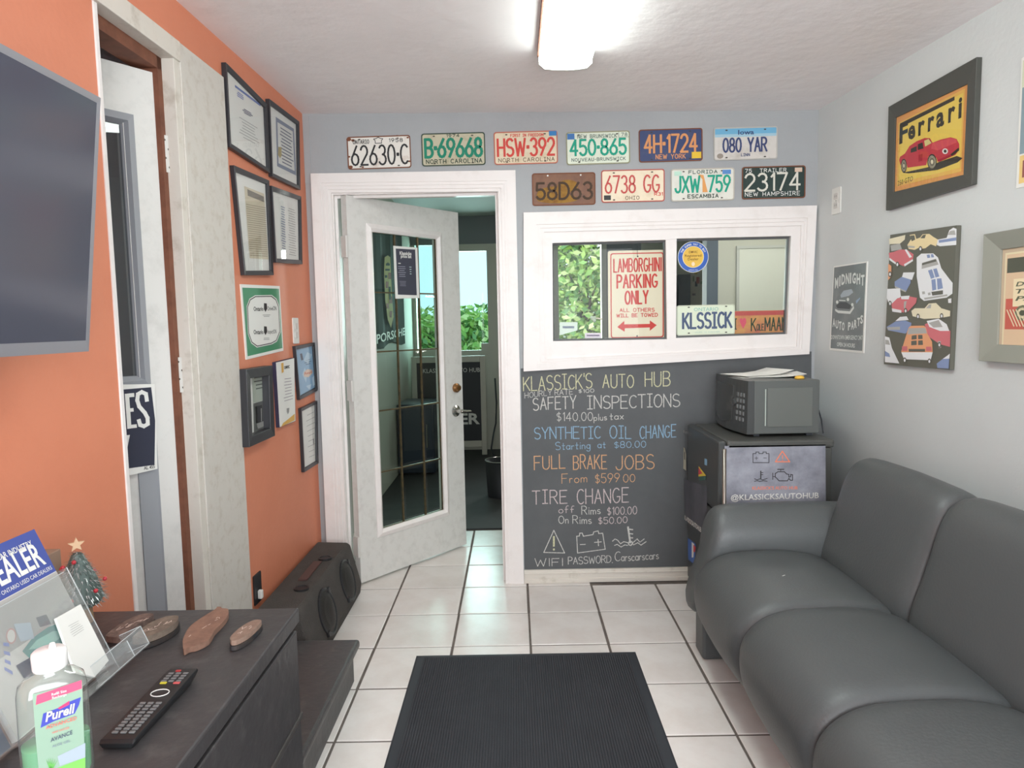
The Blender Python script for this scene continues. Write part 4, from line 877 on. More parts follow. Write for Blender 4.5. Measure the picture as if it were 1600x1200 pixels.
textlines(mb, LEFT, TM, ((575, 180), (635, 160), (636, 215), (578, 230)), 3, flat((80, 100, 130)), c, .3); mb.pxpoly(LEFT, [(540, 125), (556, 120), (568, 175), (550, 182)], c, flat((50, 64, 90)), TM); part('print', mb, t)
t, i, pc = picture(LEFT, [(471, 638), (496, 626), (498, 724), (476, 738)], .016, .016, 'black framed plain white letter, lowest picture near the door casing')
mb = MB(); c = pc+.001; textlines(mb, LEFT, TM, ((590, 640), (665, 600), (675, 1010), (605, 1040)), 9, GT2, c, .1); mb.pxpoly(LEFT, [(650, 850), (657, 845), (658, 890), (652, 895)], c+.0003, flat((110, 112, 116)), TM); part('print', mb, t)

# ---- right wall
TF = (1270, 50, 4.0)
BRN = mat('frame_dark_brown', (76, 77, 72), .35)
t, i, pc = picture(RIGHT, [(1388, 167), (1535, 89), (1527, 288), (1384, 329)], .062, .020, 'large dark framed yellow poster of a red sports car', fm=BRN, slope=.012, pc=.006, pm=flat((226, 160, 92)), cat='framed poster', name='car_poster', oq=[RIGHT.px(1388, 167, .02), RIGHT.px(1535, 89, .0), RIGHT.px(1527, 288, 0), RIGHT.px(1384, 329, .02)], iq=RIGHT.pxs([(1399.5, 184), (1512.5, 131), (1506, 273), (1396.5, 300)], .01))
mb = MB(); c = .0072; A_ = lambda pts, m, k=1: mb.pxpoly(RIGHT, pts, c+k*.0003, m, TF)
A_([(535, 570), (952, 352), (928, 872), (525, 965)], flat((232, 186, 92)), 0); A_([(546, 590), (940, 380), (918, 850), (538, 940)], flat((234, 206, 96)), 1)
RC = flat((196, 60, 72)); RC2 = flat((168, 40, 56)); BLK = flat((58, 54, 44))
A_([(560, 880), (720, 845), (790, 812), (900, 775), (936, 788), (905, 815), (780, 862), (700, 872), (600, 884)], BLK, 2)
A_([(540, 800), (545, 780), (575, 760), (605, 712), (650, 682), (700, 662), (732, 664), (748, 692), (800, 672), (860, 658), (898, 668), (915, 700), (915, 735), (890, 765), (830, 795), (780, 812), (775, 790), (750, 762), (722, 778), (708, 832), (592, 848), (582, 805), (560, 800), (548, 835)], RC, 3)
A_([(745, 695), (860, 662), (898, 672), (900, 690), (780, 740), (740, 730)], flat((212, 84, 92)), 4)
A_([(612, 730), (650, 712), (650, 745), (612, 755)], BLK, 4); A_([(656, 702), (686, 690), (692, 728), (656, 738)], BLK, 4); A_([(696, 680), (724, 668), (742, 694), (702, 716)], flat((214, 206, 140)), 5)
A_([(662, 768), (686, 760), (684, 805), (660, 812)], RC2, 4); A_([(780, 800), (905, 745), (915, 735), (890, 768), (790, 812)], RC2, 4)
for x, y, rx, ry in ((745, 812, 29, 50), (569, 836, 18, 44)):
    for k, (s_, m_) in enumerate(((1, BLK), (.82, flat((190, 184, 160))), (.5, flat((110, 104, 90))), (.28, flat((214, 208, 180))))): mb.pxell(RIGHT, x, y, rx*s_, ry*s_, c+(5+k)*.0003, m_, TF)
mb.pxell(RIGHT, 827, 745, 18, 18, c+.0018, PAPER, TF); mb.pxell(RIGHT, 827, 745, 9, 10, c+.0021, BLK, TF); A_([(860, 765), (912, 722), (915, 740), (870, 775)], BLK, 6)
part('artwork', mb, t)
mb = MB(); A_([(545, 572), (886, 402), (886, 426), (545, 598)], BLK, 2)
x0_, x1_ = 540, 935
for ch, a, b, h in (('F', 540, 592, 118), ('e', 594, 640, 118), ('r', 658, 698, 120), ('r', 718, 758, 122), ('a', 770, 820, 125), ('r', 845, 888, 128), ('i', 908, 930, 132)):
    base = lambda x: 698-(x-540)*.435
    pxb(mb, RIGHT, ch, (a, base(a)), (b, base(b)), h, c+.0006, BLK, .035, TF)
pxb(mb, RIGHT, '250 GTO', (530, 962), (625, 930), 32, c+.0006, BLK, .0, TF); part('lettering', mb, t)
# midnight poster
TMI = (1285, 395, 7.27)
mp = thing('garage_poster', 'narrow grey poster of an old car with arched white title beside the corner', 'poster', RIGHT.p(*RIGHT.px(1325, 480), 0))
mb = MB(); PD = mat('poster_dark', (118, 124, 125), .5, mott=(9, (142, 148, 148), .7)); LG = flat((218, 222, 218))
mb.prism(RIGHT, RIGHT.pxs([(1302.5, 416), (1355.5, 408), (1349.5, 552), (1296, 547)], .003), 0, .003, PAPER); part('sheet', mb, mp)
mb = MB(); mb.pxpoly(RIGHT, [(135, 168), (498, 112), (452, 1115), (92, 1082)], .0035, PD, TMI)
for k, (pts, col) in enumerate((([(150, 560), (175, 490), (240, 430), (330, 410), (380, 450), (430, 500), (425, 560), (350, 660), (310, 700), (180, 680), (145, 620)], (128, 134, 134)), ([(205, 480), (240, 430), (330, 412), (350, 450), (300, 490), (210, 510)], (168, 178, 186)), ([(155, 600), (200, 560), (270, 560), (330, 600), (310, 640), (170, 630)], (86, 90, 92)), ([(145, 635), (180, 655), (310, 665), (355, 600), (360, 630), (315, 695), (180, 685), (145, 660)], (214, 218, 214)), ([(190, 535), (262, 540), (262, 548), (190, 545)], (226, 230, 226)), ([(380, 545), (430, 505), (430, 520), (385, 580)], (150, 168, 190)))): mb.pxpoly(RIGHT, pts, .0038+k*.0003, flat(col), TMI)
for x, y in ((168, 560), (290, 530), (340, 590)): mb.pxell(RIGHT, x, y, 14, 20, .006, LG, TMI, 10)
part('artwork', mb, mp)
mb = MB()
for k, (ch, x) in enumerate(zip('MIDNIGHT', (140, 190, 216, 264, 312, 338, 388, 436))):
    pass; u = (k-3.5)/3.5; yb = 345+u*u*38-(k-3.5)*4.5; pxb(mb, RIGHT, ch, (x, yb+2), (x+(14 if ch == 'I' else 40), yb-2), 118, .0042, LG, .035, TMI)
for k, ch in enumerate('AUTO PARTS'):
    x = 115+k*35; u = (k-4.5)/4.5; yb = 880-u*u*62-(k-4.5)*4
    if ch != ' ': pxb(mb, RIGHT, ch, (x, yb+1), (x+30, yb-1), 92, .0042, LG, .035, TMI)
pxb(mb, RIGHT, 'DOWNTOWN EMERGENCY 24/7', (97, 980), (455, 990), 48, .0042, LG, .01, TMI); pxb(mb, RIGHT, 'OPEN 24 HOURS', (165, 1060), (368, 1078), 46, .0042, LG, .02, TMI); part('lettering', mb, mp)
# canvas with cars
TC = (1375, 340, 4.8)
cv = thing('car_canvas', 'unframed canvas printed with many colourful classic cars on black', 'canvas print', RIGHT.p(*RIGHT.px(1438, 470), 0))
cq = RIGHT.pxs([(1391, 367), (1495, 352), (1484, 578), (1381, 569)], .018)
mb = MB(); mb.prism(RIGHT, cq, 0, .018, mat('canvas_black_hazed', (100, 100, 90), .6)); part('canvas', mb, cv, bev=.002)
CR, YE, RE, WH, BU, ORG, DK, GY = [flat(x) for x in ((226, 218, 190), (228, 210, 164), (206, 116, 122), (226, 228, 230), (134, 150, 186), (226, 162, 120), (100, 100, 92), (172, 172, 168))]  # haze mixed into the print: cars paled towards grey, black lifted
carts = [(CR, [(68, 160), (190, 130), (185, 165), (150, 195), (70, 200)]), (YE, [(205, 205), (235, 160), (222, 130), (262, 124), (272, 160), (300, 150), (320, 125), (370, 122), (400, 145), (435, 165), (420, 215), (380, 200), (340, 230), (310, 235), (300, 222), (260, 242), (215, 235)]), (DK, [(226, 135), (258, 132), (264, 165), (238, 178)]), (DK, [(303, 155), (322, 130), (345, 128), (335, 155)]), (GY, [(208, 210), (262, 215), (258, 228), (214, 226)]),
 (WH, [(425, 205), (432, 165), (500, 152), (520, 95), (550, 75), (574, 85), (572, 205), (450, 215)]), (BU, [(440, 170), (572, 148), (572, 172), (442, 190)]), (GY, [(508, 130), (525, 100), (560, 95), (568, 130)]),
 (RE, [(66, 265), (100, 258), (150, 240), (200, 240), (252, 275), (245, 325), (180, 365), (130, 345), (70, 300)]), (GY, [(78, 208), (150, 195), (165, 238), (85, 252)]), (WH, [(185, 240), (200, 238), (240, 295), (220, 302)]), (WH, [(180, 350), (245, 312), (248, 325), (185, 366)]), (WH, [(70, 300), (130, 345), (130, 360), (70, 318)]),
 (WH, [(275, 300), (310, 270), (400, 268), (435, 300), (460, 380), (520, 460), (545, 490), (543, 570), (500, 600), (330, 625), (300, 600), (275, 440)]), (GY, [(315, 340), (420, 308), (440, 352), (312, 385)]), (DK, [(316, 342), (418, 312), (424, 328), (314, 358)]), (BU, [(360, 397), (390, 387), (410, 450), (382, 460)]), (BU, [(398, 386), (425, 380), (445, 442), (416, 450)]), (BU, [(385, 466), (416, 460), (422, 540), (392, 548)]), (BU, [(426, 458), (460, 455), (472, 530), (432, 540)]), (BU, [(350, 280), (372, 276), (378, 300), (356, 304)]), (BU, [(380, 275), (398, 274), (406, 296), (385, 300)]), (DK, [(385, 557), (472, 545), (472, 575), (392, 585)]), (GY, [(330, 602), (505, 575), (505, 588), (335, 616)]), (GY, [(315, 555), (335, 553), (338, 572), (318, 576)]), (GY, [(358, 565), (378, 560), (380, 580), (362, 583)]),
 (BU, [(110, 480), (170, 440), (228, 445), (230, 490), (195, 555), (110, 515)]), (WH, [(175, 412), (260, 410), (240, 468), (165, 445)]), (GY, [(112, 512), (195, 550), (192, 560), (112, 526)]),
 (WH, [(55, 535), (150, 530), (156, 590), (120, 640), (70, 660), (50, 600)]), (RE, [(85, 650), (130, 605), (215, 590), (277, 602), (270, 640), (200, 715), (95, 700)]), (WH, [(155, 590), (222, 585), (215, 613), (160, 612)]), (WH, [(88, 680), (160, 695), (160, 715), (92, 705)]), (GY, [(180, 630), (200, 625), (190, 680), (178, 680)]),
 (CR, [(235, 700), (260, 680), (335, 680), (365, 645), (420, 640), (460, 680), (527, 700), (525, 740), (440, 755), (330, 760), (245, 740)]), (GY, [(345, 680), (368, 652), (385, 650), (380, 680)]),
 (BU, [(50, 820), (115, 780), (190, 772), (236, 790), (230, 840), (190, 870), (60, 845)]), (WH, [(115, 776), (150, 745), (200, 740), (215, 768)]), (GY, [(55, 822), (150, 818), (150, 842), (60, 842)]),
 (RE, [(335, 800), (370, 785), (450, 830), (528, 850), (525, 970), (450, 950), (360, 890)]), (WH, [(350, 775), (440, 758), (500, 800), (520, 850), (450, 850), (370, 820)]), (GY, [(365, 790), (440, 768), (470, 820), (400, 825)]), (GY, [(432, 930), (455, 925), (458, 975), (440, 980)]),
 (ORG, [(160, 1000), (200, 870), (215, 825), (230, 812), (330, 810), (345, 825), (355, 870), (390, 930), (395, 1010), (160, 1010)]), (GY, [(215, 830), (340, 826), (352, 868), (205, 876)]), (DK, [(238, 885), (275, 880), (275, 912), (236, 916)]), (DK, [(285, 880), (318, 880), (320, 910), (286, 912)]), (DK, [(234, 925), (275, 922), (275, 955), (234, 958)]), (DK, [(286, 922), (320, 920), (322, 955), (286, 956)]), (WH, [(160, 1010), (395, 1010), (380, 1070), (180, 1062)]), (DK, [(215, 985), (338, 985), (338, 1006), (215, 1006)]), (RE, [(165, 965), (205, 965), (205, 1000), (165, 1000)]), (RE, [(345, 968), (385, 968), (388, 1000), (345, 1000)]),
 (WH, [(37, 890), (70, 900), (90, 980), (145, 1094), (37, 1084)]), (BU, [(37, 1000), (70, 1020), (76, 1046), (38, 1040)]), (GY, [(40, 915), (65, 920), (76, 955), (40, 950)]), (BU, [(425, 1095), (470, 1060), (520, 1058), (515, 1133), (430, 1128)]), (WH, [(470, 1060), (505, 1035), (524, 1020), (520, 1058)]), (ORG, [(62, 345), (85, 362), (85, 440), (60, 470)]), (WH, [(510, 610), (535, 605), (535, 640), (512, 640)])]
mb = MB()
for k, (m_, pts) in enumerate(carts): mb.pxpoly(RIGHT, pts, .0184+k*.00003, m_, TC)
for x, y in ((303, 235), (285, 742), (462, 738), (130, 352), (75, 645), (192, 700), (445, 955), (75, 425), (185, 1070), (370, 1078)):
    mb.pxell(RIGHT, x, y, 13, 22, .0206, DK, TC, 12); mb.pxell(RIGHT, x, y, 7, 12, .0209, WH, TC, 10)
part('artwork', mb, cv)
# engine poster, cut by the picture edge
o0 = RIGHT.px(1537, 366, .03); o3 = RIGHT.px(1528, 564, .03)
a0 = (o0[0]+o3[0])/2; b1, b0 = o0[1], o3[1]; AW = .50
t = thing('engine_poster', 'grey framed cream and red engine poster cut off by the picture edge', 'framed poster', RIGHT.p(a0+.25, (b0+b1)/2, 0))
GF = mat('frame_grey_green', (142, 144, 134), .4); O4 = [(a0, b1), (a0+AW, b1), (a0+AW, b0), (a0, b0)]
mb = MB(); mb.ring(RIGHT, O4, insetq(O4, .055), 0, .03, GF, .012); part('frame', mb, t, bev=.002)
I4 = insetq(O4, .055); mb = MB(); mb.poly(RIGHT, I4, .006, flat((196, 176, 150))); part('paper', mb, t)
mb = MB(); a, b = I4[0]; B_ = lambda x0, x1, y0, y1, m, k: mb.poly(RIGHT, rect(a+x0, a+x1, b-y1, b-y0), .0065+k*.0004, m)
B_(.012, .378, .012, .306, flat((222, 210, 176)), 0); B_(.018, .372, .018, .30, flat((216, 188, 156)), 1); B_(.022, .37, .03, .075, flat((84, 86, 74)), 2); mb.disc(RIGHT, a+.19, b-.055, .028, .028, .0078, flat((220, 200, 120)))
B_(.022, .37, .155, .25, flat((196, 98, 84)), 2); B_(.05, .33, .095, .18, flat((232, 216, 180)), 3)
for x, y, r in ((.09, .2, .03), (.13, .24, .035), (.19, .2, .03), (.25, .24, .035), (.12, .16, .02), (.19, .155, .018)):
    mb.disc(RIGHT, a+x, b-y, r, r*.8, .0082, flat((110, 112, 88)), 12); mb.disc(RIGHT, a+x, b-y, r*.7, r*.55, .0086, flat((206, 196, 160)), 12); mb.disc(RIGHT, a+x, b-y, r*.4, r*.3, .009, flat((84, 86, 70)), 10)
for k in range(6): mb.stroke(RIGHT, [(a+.03+k*.012, b-.19), (a+.06+k*.012, b-.24)], .004, .0088, flat((226, 214, 180)))
part('artwork', mb, t)
mb = MB()
for k, s_ in enumerate(('DRAWN TO', 'TREATED', 'PATROL')): btext(mb, RIGHT, s_, (a+.06, b-.118-k*.022), (a+.30, b-.118-k*.022), .014, .0084, flat((96, 100, 80)), .02, .2)
part('lettering', mb, t)
# poster at right edge, upper
e0 = RIGHT.px(1598, 90, .003); e1_ = RIGHT.px(1586, 295, .003)
a0 = (e0[0]+e1_[0])/2; b1, b0 = e0[1], e1_[1]
t = thing('edge_poster', 'white bordered blue and yellow poster at the upper picture edge', 'poster', RIGHT.p(a0+.2, (b0+b1)/2, 0))
mb = MB(); mb.obox(RIGHT, a0, a0+.32, b0, b1, 0, .003, PAPER); part('sheet', mb, t)
mb = MB(); mb.poly(RIGHT, rect(a0+.010, a0+.31, b0+.012, b0+.095), .0036, flat((226, 196, 128))); mb.poly(RIGHT, rect(a0+.008, a0+.31, b0+.10, b1-.09), .0036, flat((132, 152, 160))); mb.poly(RIGHT, rect(a0+.006, a0+.31, b1-.09, b1-.01), .0036, flat((206, 210, 186)))
part('artwork', mb, t)
mb = MB(); btext(mb, RIGHT, 'MOTORS', (a0+.022, b0+.03), (a0+.29, b0+.03), .05, .004, flat((150, 90, 84)), .03); part('lettering', mb, t)

# ================================================================== CEILING LIGHT
fl = thing('ceiling_light', 'long fluorescent wraparound light on the ceiling', 'ceiling light', (.207, 2.0, HC(.2)))
y0_, y1_ = 1.42, 2.63
prof = [(.114, HC(.2)), (.114, 2.236), (.134, 2.219), (.17, 2.2145), (.207, 2.213), (.244, 2.2145), (.280, 2.219), (.300, 2.236), (.300, HC(.2))]
mb = MB(); mb.loft([[Vector((x, y, z)) for x, z in prof] for y in (y0_+.012, y1_-.012)], mat('light_diffuser', (250, 255, 250), .4, emit=((242, 255, 250), 12))); part('diffuser', mb, fl)
HW = mat('light_metal', (206, 206, 200), .4)
mb = MB()
for ya_, yb_ in ((y0_, y0_+.012), (y1_-.012, y1_)): mb.loft([[Vector((x+(-.004 if x < .207 else .004), y, z-.003 if z < 2.25 else z)) for x, z in prof] for y in (ya_, yb_)], HW)
mb.box(.185, .232, y1_-.004, y1_+.004, 2.216, 2.232, PAPER); mb.box(.105, .111, y0_, y1_, 2.262, 2.288, RAWWOOD)
part('end_cap', mb, fl)

# ================================================================== TV
tvO = Vector((-.892, 1.45-.87, 1.266)); TV = Fr(tvO, (0, 1, 0), (.06, 0, .499)); TW, TH = .87, .5026
tv = thing('television', 'flat television tilted downward on the orange wall', 'television', (-.95, 1.0, 1.5))
mb = MB(); mb.obox(TV, 0, TW, 0, TH, -.035, -.001, BLACKP); mb.obox(TV, .12, TW-.12, .06, TH-.1, -.06, -.035, BLACKP); part('housing', mb, tv, bev=.004)
SIL = mat('silver_plastic', (150, 150, 156), .3, .4)
mb = MB(); mb.ring(TV, rect(-.003, TW+.003, -.012, TH+.003), rect(.010, TW-.007, .011, TH-.010), -.022, .001, SIL, .0); part('bezel', mb, tv)
mb = MB(); mb.poly(TV, rect(.004, TW-.004, .006, TH-.004), -.0005, mat('tv_screen', (74, 76, 88), .14, spec=.8)); part('screen', mb, tv)
mb = MB(); mb.box(-1.036, -.985, .85, 1.10, 1.38, 1.62, DARKP); mb.tube([(-.99, .97, 1.5), (-.93, .97, 1.5)], .025, DARKP); part('wall_bracket', mb, tv)

# ================================================================== STEP, SPEAKER
def catr(p, n=4, close=True):
    out = []; N = len(p)
    for i in range(N if close else N-1):
        a, b, c, d = (p[(i+k-1) % N] for k in range(4)) if close else (p[max(0, i-1)], p[i], p[i+1], p[min(N-1, i+2)])
        for k in range(n):
            t = k/n; out.append(tuple(.5*(2*b[j]+(c[j]-a[j])*t+(2*a[j]-5*b[j]+4*c[j]-d[j])*t*t+(3*b[j]-a[j]-3*c[j]+d[j])*t**3) for j in range(2)))
    if not close: out.append(tuple(p[-1]))
    return out
st = thing('entry_step', 'low black painted wooden step below the employee door', 'step', (-.8, 1.95, 0))
mb = MB(); mb.box(-1.005, -.585, 1.45, 2.445, .126, .157, BLACKW); part('tread', mb, st, bev=.011, seg=3)
mb = MB(); mb.box(-1.0, -.610, 1.46, 2.435, 0, .126, BLACKW); part('riser', mb, st, bev=.002)
SPK = mat('speaker_carpet', (74, 70, 67), .9, bump=(260, .7), mott=(12, (86, 82, 78), .7))
sp_ = thing('floor_speaker', 'dark carpeted wedge speaker box lying along the orange wall', 'speaker', (-.88, 2.9, 0))
pr = [(-.972, 0), (-.972, .262), (-.828, .256), (-.812, .246), (-.764, .055), (-.772, 0)]
mb = MB(); mb.loft([[Vector((x, y, z)) for x, z in pr] for y in (2.47, 3.275)], SPK); part('cabinet', mb, sp_, bev=.010, seg=3)
SF = Fr((-.764, 0, .055), (0, 1, 0), (-.048, 0, .191))
for gx, gy in ((511, 955), (543, 908)):
    a, b = SF.px(gx, gy); b = .085
    mb = MB(); mb.lathe(SF, a, b, [(.098, -.002), (.098, .006), (.090, .009), (.084, .004)], DARKP, 28, 1, .98); part('grille_ring', mb, sp_)
    mb = MB(); mb.lathe(SF, a, b, [(.084, .004), (.06, .012), (.03, .015), (.002, .016)], mat('grille_metal', (52, 50, 48), .5, .3), 24)
    for u in range(-9, 10):
        for v in range(-9, 10):
            if u*u+v*v < 85: mb.disc(SF, a+u*.0085, b+v*.0085, .0026, .0026, .0166-.012*(u*u+v*v)/85.0+.0012, K_, 6)
    part('grille', mb, sp_, kind='stuff')
    for an in (45, 225):
        mb = MB(); r_ = math.radians(an); mb.obox(SF, a+.096*math.cos(r_)-.012, a+.096*math.cos(r_)+.012, b+.094*math.sin(r_)-.01, b+.094*math.sin(r_)+.01, 0, .012, DARKP); part('clamp', mb, sp_, bev=.003)
SG = Fr((0, 0, .2605), (1, 0, 0), (0, 1, 0))
for gx, gy in ((508, 872), (471, 919)):
    p = atz(gx, gy, .262); mb = MB(); mb.lathe(SG, p.x, p.y, [(.030, -.004), (.030, .005), (.024, .005), (.023, .002), (0, .002)], K_, 20); part('cable_port', mb, sp_)
mb = MB(); mb.obox(SG, -.905, -.868, 2.76, 2.98, 0, .006, mat('worn_red', (86, 62, 58), .8)); part('terminal_strip', mb, sp_)

# ================================================================== BLACK CABINET AND WHAT STANDS ON IT
cbn = thing('black_cabinet', 'black painted wooden cabinet with worn top below the television', 'cabinet', (-.75, .95, 0))
CZ = .70; cxl = -1.028; cxr = -.470; cy0, cy1 = .42, 1.432
mb = MB(); mb.box(cxl, cxr, cy0, cy1, CZ-.032, CZ, BLACKW); part('top_board', mb, cbn, bev=.004)
mb = MB(); mb.box(cxl, cxr-.014, cy0+.01, cy1-.004, 0, CZ-.032, BLACKW); part('body', mb, cbn, bev=.002)
for ya_, yb_ in ((cy0+.03, .92), (.93, cy1-.012)):
    mb = MB(); mb.box(cxr-.014, cxr-.003, ya_, yb_, .472, .655, BLACKW); d_ = part('drawer', mb, cbn, bev=.003)
    mb = MB(); mb.box(cxr-.014, cxr-.003, ya_, yb_, .04, .455, BLACKW); part('door', mb, cbn, bev=.003)
mb = MB(); mb.box(cxr-.014, cxr-.001, cy0+.01, cy1-.004, .457, .470, mat('worn_edge', (66, 64, 62), .6)); part('rail', mb, cbn, bev=.002)
TOP = Fr((0, 0, CZ), (1, 0, 0), (0, 1, 0)); TP = (150, 940, 5.714)
WHL = flat((196, 196, 200))
PB = [mat('pad_dark', (92, 76, 70), .8, mott=(60, (140, 118, 108), .8)), mat('pad_grey', (104, 92, 82), .8, mott=(60, (140, 126, 112), .8)), mat('pad_brown', (136, 104, 88), .85, mott=(50, (112, 84, 72), .8)), mat('pad_tan', (140, 116, 102), .85, mott=(60, (116, 94, 82), .8))]
BKP = mat('pad_backing', (52, 54, 58), .6, .4, mott=(40, (86, 70, 58), .7))
pads = [([(95, 290), (230, 190), (380, 120), (485, 104), (510, 118), (400, 185), (290, 262), (215, 312), (110, 310)], .024, 'dark brake pad with pinkish scratches, nearest the leaflet holder', 0, .011),
 ([(330, 310), (460, 200), (600, 140), (712, 122), (735, 145), (690, 205), (560, 275), (440, 315), (350, 328)], .024, 'grey-brown brake pad with white scratch marks beside the darkest pad', 1, .011),
 ([(775, 385), (778, 330), (830, 230), (930, 150), (1060, 70), (1082, 46), (1115, 46), (1125, 58), (1178, 66), (1178, 120), (1130, 185), (1060, 255), (1010, 335), (900, 392), (835, 405), (800, 425), (780, 425)], .012, 'largest flat reddish-brown brake shoe lining', 2, .0),
 ([(1200, 340), (1206, 305), (1300, 220), (1400, 168), (1455, 160), (1474, 180), (1380, 275), (1280, 335), (1220, 350)], .020, 'smallest oval brown brake pad near the cabinet edge', 3, .010)]
for pts, hh, lab, k, hb_ in pads:
    L2 = TOP.pxs([(TP[0]+x/TP[2], TP[1]+y/TP[2]) for x, y in pts], hh); cx = sum(p[0] for p in L2)/len(L2); cy = sum(p[1] for p in L2)/len(L2)
    t = thing('brake_pad', lab, 'brake pad', (cx, cy, CZ), 'worn brake pads on the cabinet')
    L1 = catr(L2, 3)
    if hb_:
        mb = MB(); B1 = [(cx+(x-cx)*1.06, cy+(y-cy)*1.05) for x, y in L1]; mb.prism(TOP, B1, .001, hb_, BKP); part('backing_plate', mb, t, bev=.001)
    mb = MB(); mb.prism(TOP, L1, hb_ or .001, hh, PB[k]); part('friction_pad', mb, t, bev=.0015)
    mb = MB(); ux = (L2[len(L2)//2][0]-L2[0][0], L2[len(L2)//2][1]-L2[0][1]); q_ = random.Random(k)
    for n_ in range(16 if k < 2 else 6):
        s_ = q_.uniform(.15, .8); w_ = q_.uniform(-.008, .008); p0 = (cx+(s_-.5)*ux[0]*.85+w_, cy+(s_-.5)*ux[1]*.85); mb.stroke(TOP, [p0, (p0[0]+q_.uniform(-.004, .006), p0[1]+q_.uniform(.004, .012))], .0012, hh+.0006, flat((214, 196, 184)))
    part('scratches', mb, t, kind='stuff')
# remote control
r0 = atz(181, 1160, CZ+.012); r1 = atz(287, 1046, CZ+.018); rw = .026; RF = Fr((r0.x, r0.y, CZ), (1, -(r1.x-r0.x)/(r1.y-r0.y), 0), (r1.x-r0.x, r1.y-r0.y, 0)); RL = (r1-r0).length
rm = thing('remote_control', 'black television remote control lying on the cabinet', 'remote control', (r0.x, r0.y, CZ))
mb = MB(); rg = []
for t_, c0_, c1_, w_ in ((0, .003, .010, rw*.96), (.02, .001, .014, rw), (.5, .001, .017, rw), (.9, .002, .020, rw), (1.0, .008, .020, rw*.97)):
    b_ = RL*t_; rg.append([RF.p(-w_*.82, b_, c0_), RF.p(w_*.82, b_, c0_), RF.p(w_, b_, (c0_+c1_)/2+.003), RF.p(w_*.94, b_, c1_), RF.p(-w_*.94, b_, c1_), RF.p(-w_, b_, (c0_+c1_)/2+.003)])
mb.loft(rg, BLACKP); part('body', mb, rm, bev=.001)
RC_ = lambda b_: .0145+.006*b_/RL
mb = MB(); rows = [.10, .14, .18, .22, .26, .30, .345, .39, .43, .47, .79, .83, .87, .91]
for t_ in rows:
    for k in (-1, 0, 1):
        b_ = RL*t_; mb.obox(RF, k*.0125-.004, k*.0125+.004, b_-.002, b_+.002, RC_(b_)-.001, RC_(b_)+.0012, mat('button_grey', (120, 120, 120), .5))
part('buttons', mb, rm, kind='stuff')
for a_1, t_, c_, m_ in ((-.010, .76, .005, flat((200, 190, 60))), (.012, .76, .005, flat((196, 90, 90))), (-.004, .95, .004, flat((170, 60, 60)))):
    mb = MB(); mb.obox(RF, a_1-c_, a_1+c_, RL*t_-.002, RL*t_+.002, RC_(RL*t_)-.001, RC_(RL*t_)+.0014, m_); part('coloured_button', mb, rm)
mb = MB(); bb = RL*.61; mb.tube([RF.p(.014*math.cos(x*math.pi/8), bb+.011*math.sin(x*math.pi/8), RC_(bb)+.0008) for x in range(17)], .0008, PAPER, 5); part('navigation_ring', mb, rm)
# ornament tree
ox, oy = -.897, 1.372
ot = thing('ornament_tree', 'little silver-green tinsel Christmas tree with a wooden star', 'ornament', (ox, oy, CZ))
TIN = [mat('tinsel_a', (140, 152, 150), .3, .3), mat('tinsel_b', (92, 108, 104), .4, .2), mat('tinsel_c', (200, 206, 206), .25, .4)]
mb = MB(); OF = Fr((ox, oy, CZ), (1, 0, 0), (0, 1, 0)); mb.lathe(OF, 0, 0, [(.020, 0), (.022, .004), (.020, .03), (.008, .032), (.006, .05)], mat('pot_brown', (150, 120, 90), .7), 14); part('pot', mb, ot, smooth=True)
mb = MB(); mb.lathe(OF, 0, 0, [(.036, .040), (.043, .052), (.032, .095), (.010, .145), (0, .15)], TIN[1], 14)
rq = random.Random(11)
for k in range(900):
    h_ = rq.random()**1.3; r_ = .050*(1-h_**1.6)+.005; th_ = rq.uniform(0, 6.283); p = OF.p(r_*.8*math.cos(th_), r_*.8*math.sin(th_), .045+h_*.105); d = Vector((math.cos(th_), math.sin(th_), rq.uniform(-1.2, .3))).normalized()*rq.uniform(.008, .014); s_ = Vector((-math.sin(th_), math.cos(th_), 0))*.0012
    mb.add([p-s_, p+s_, p+d], [(0, 1, 2)], TIN[k % 3])
part('tinsel', mb, ot, kind='stuff')
mb = MB(); SF2 = Fr((ox, oy, CZ+.165), (.8, .6, 0), (0, 0, 1)); mb.prism(SF2, [((.015 if k % 2 == 0 else .0065)*math.sin(k*math.pi/5), (.015 if k % 2 == 0 else .0065)*math.cos(k*math.pi/5)) for k in range(10)], -.003, .003, mat('star_wood', (216, 186, 150), .6)); part('star', mb, ot)
for k in range(9):
    th_ = k*.9-2.2; h_ = .055+.01*k; r_ = .044*(1-((h_-.045)/.11)**1.6)+.010
    mb = MB(); mb.ball(OF.p(r_*math.cos(th_), r_*math.sin(th_), h_), .0045, mat('berry_red', (186, 56, 66), .3), 8); part('berry', mb, ot, smooth=True)
mb = MB(); mb.box(-1.005, -.945, 1.345, 1.395, CZ, CZ+.15, mat('kraft', (150, 124, 106), .8)); single('small_box', mb, 'plain brown little box behind the leaflet holder, left of the tinsel tree', 'box', (-.955, 1.37, CZ), bev=.002)
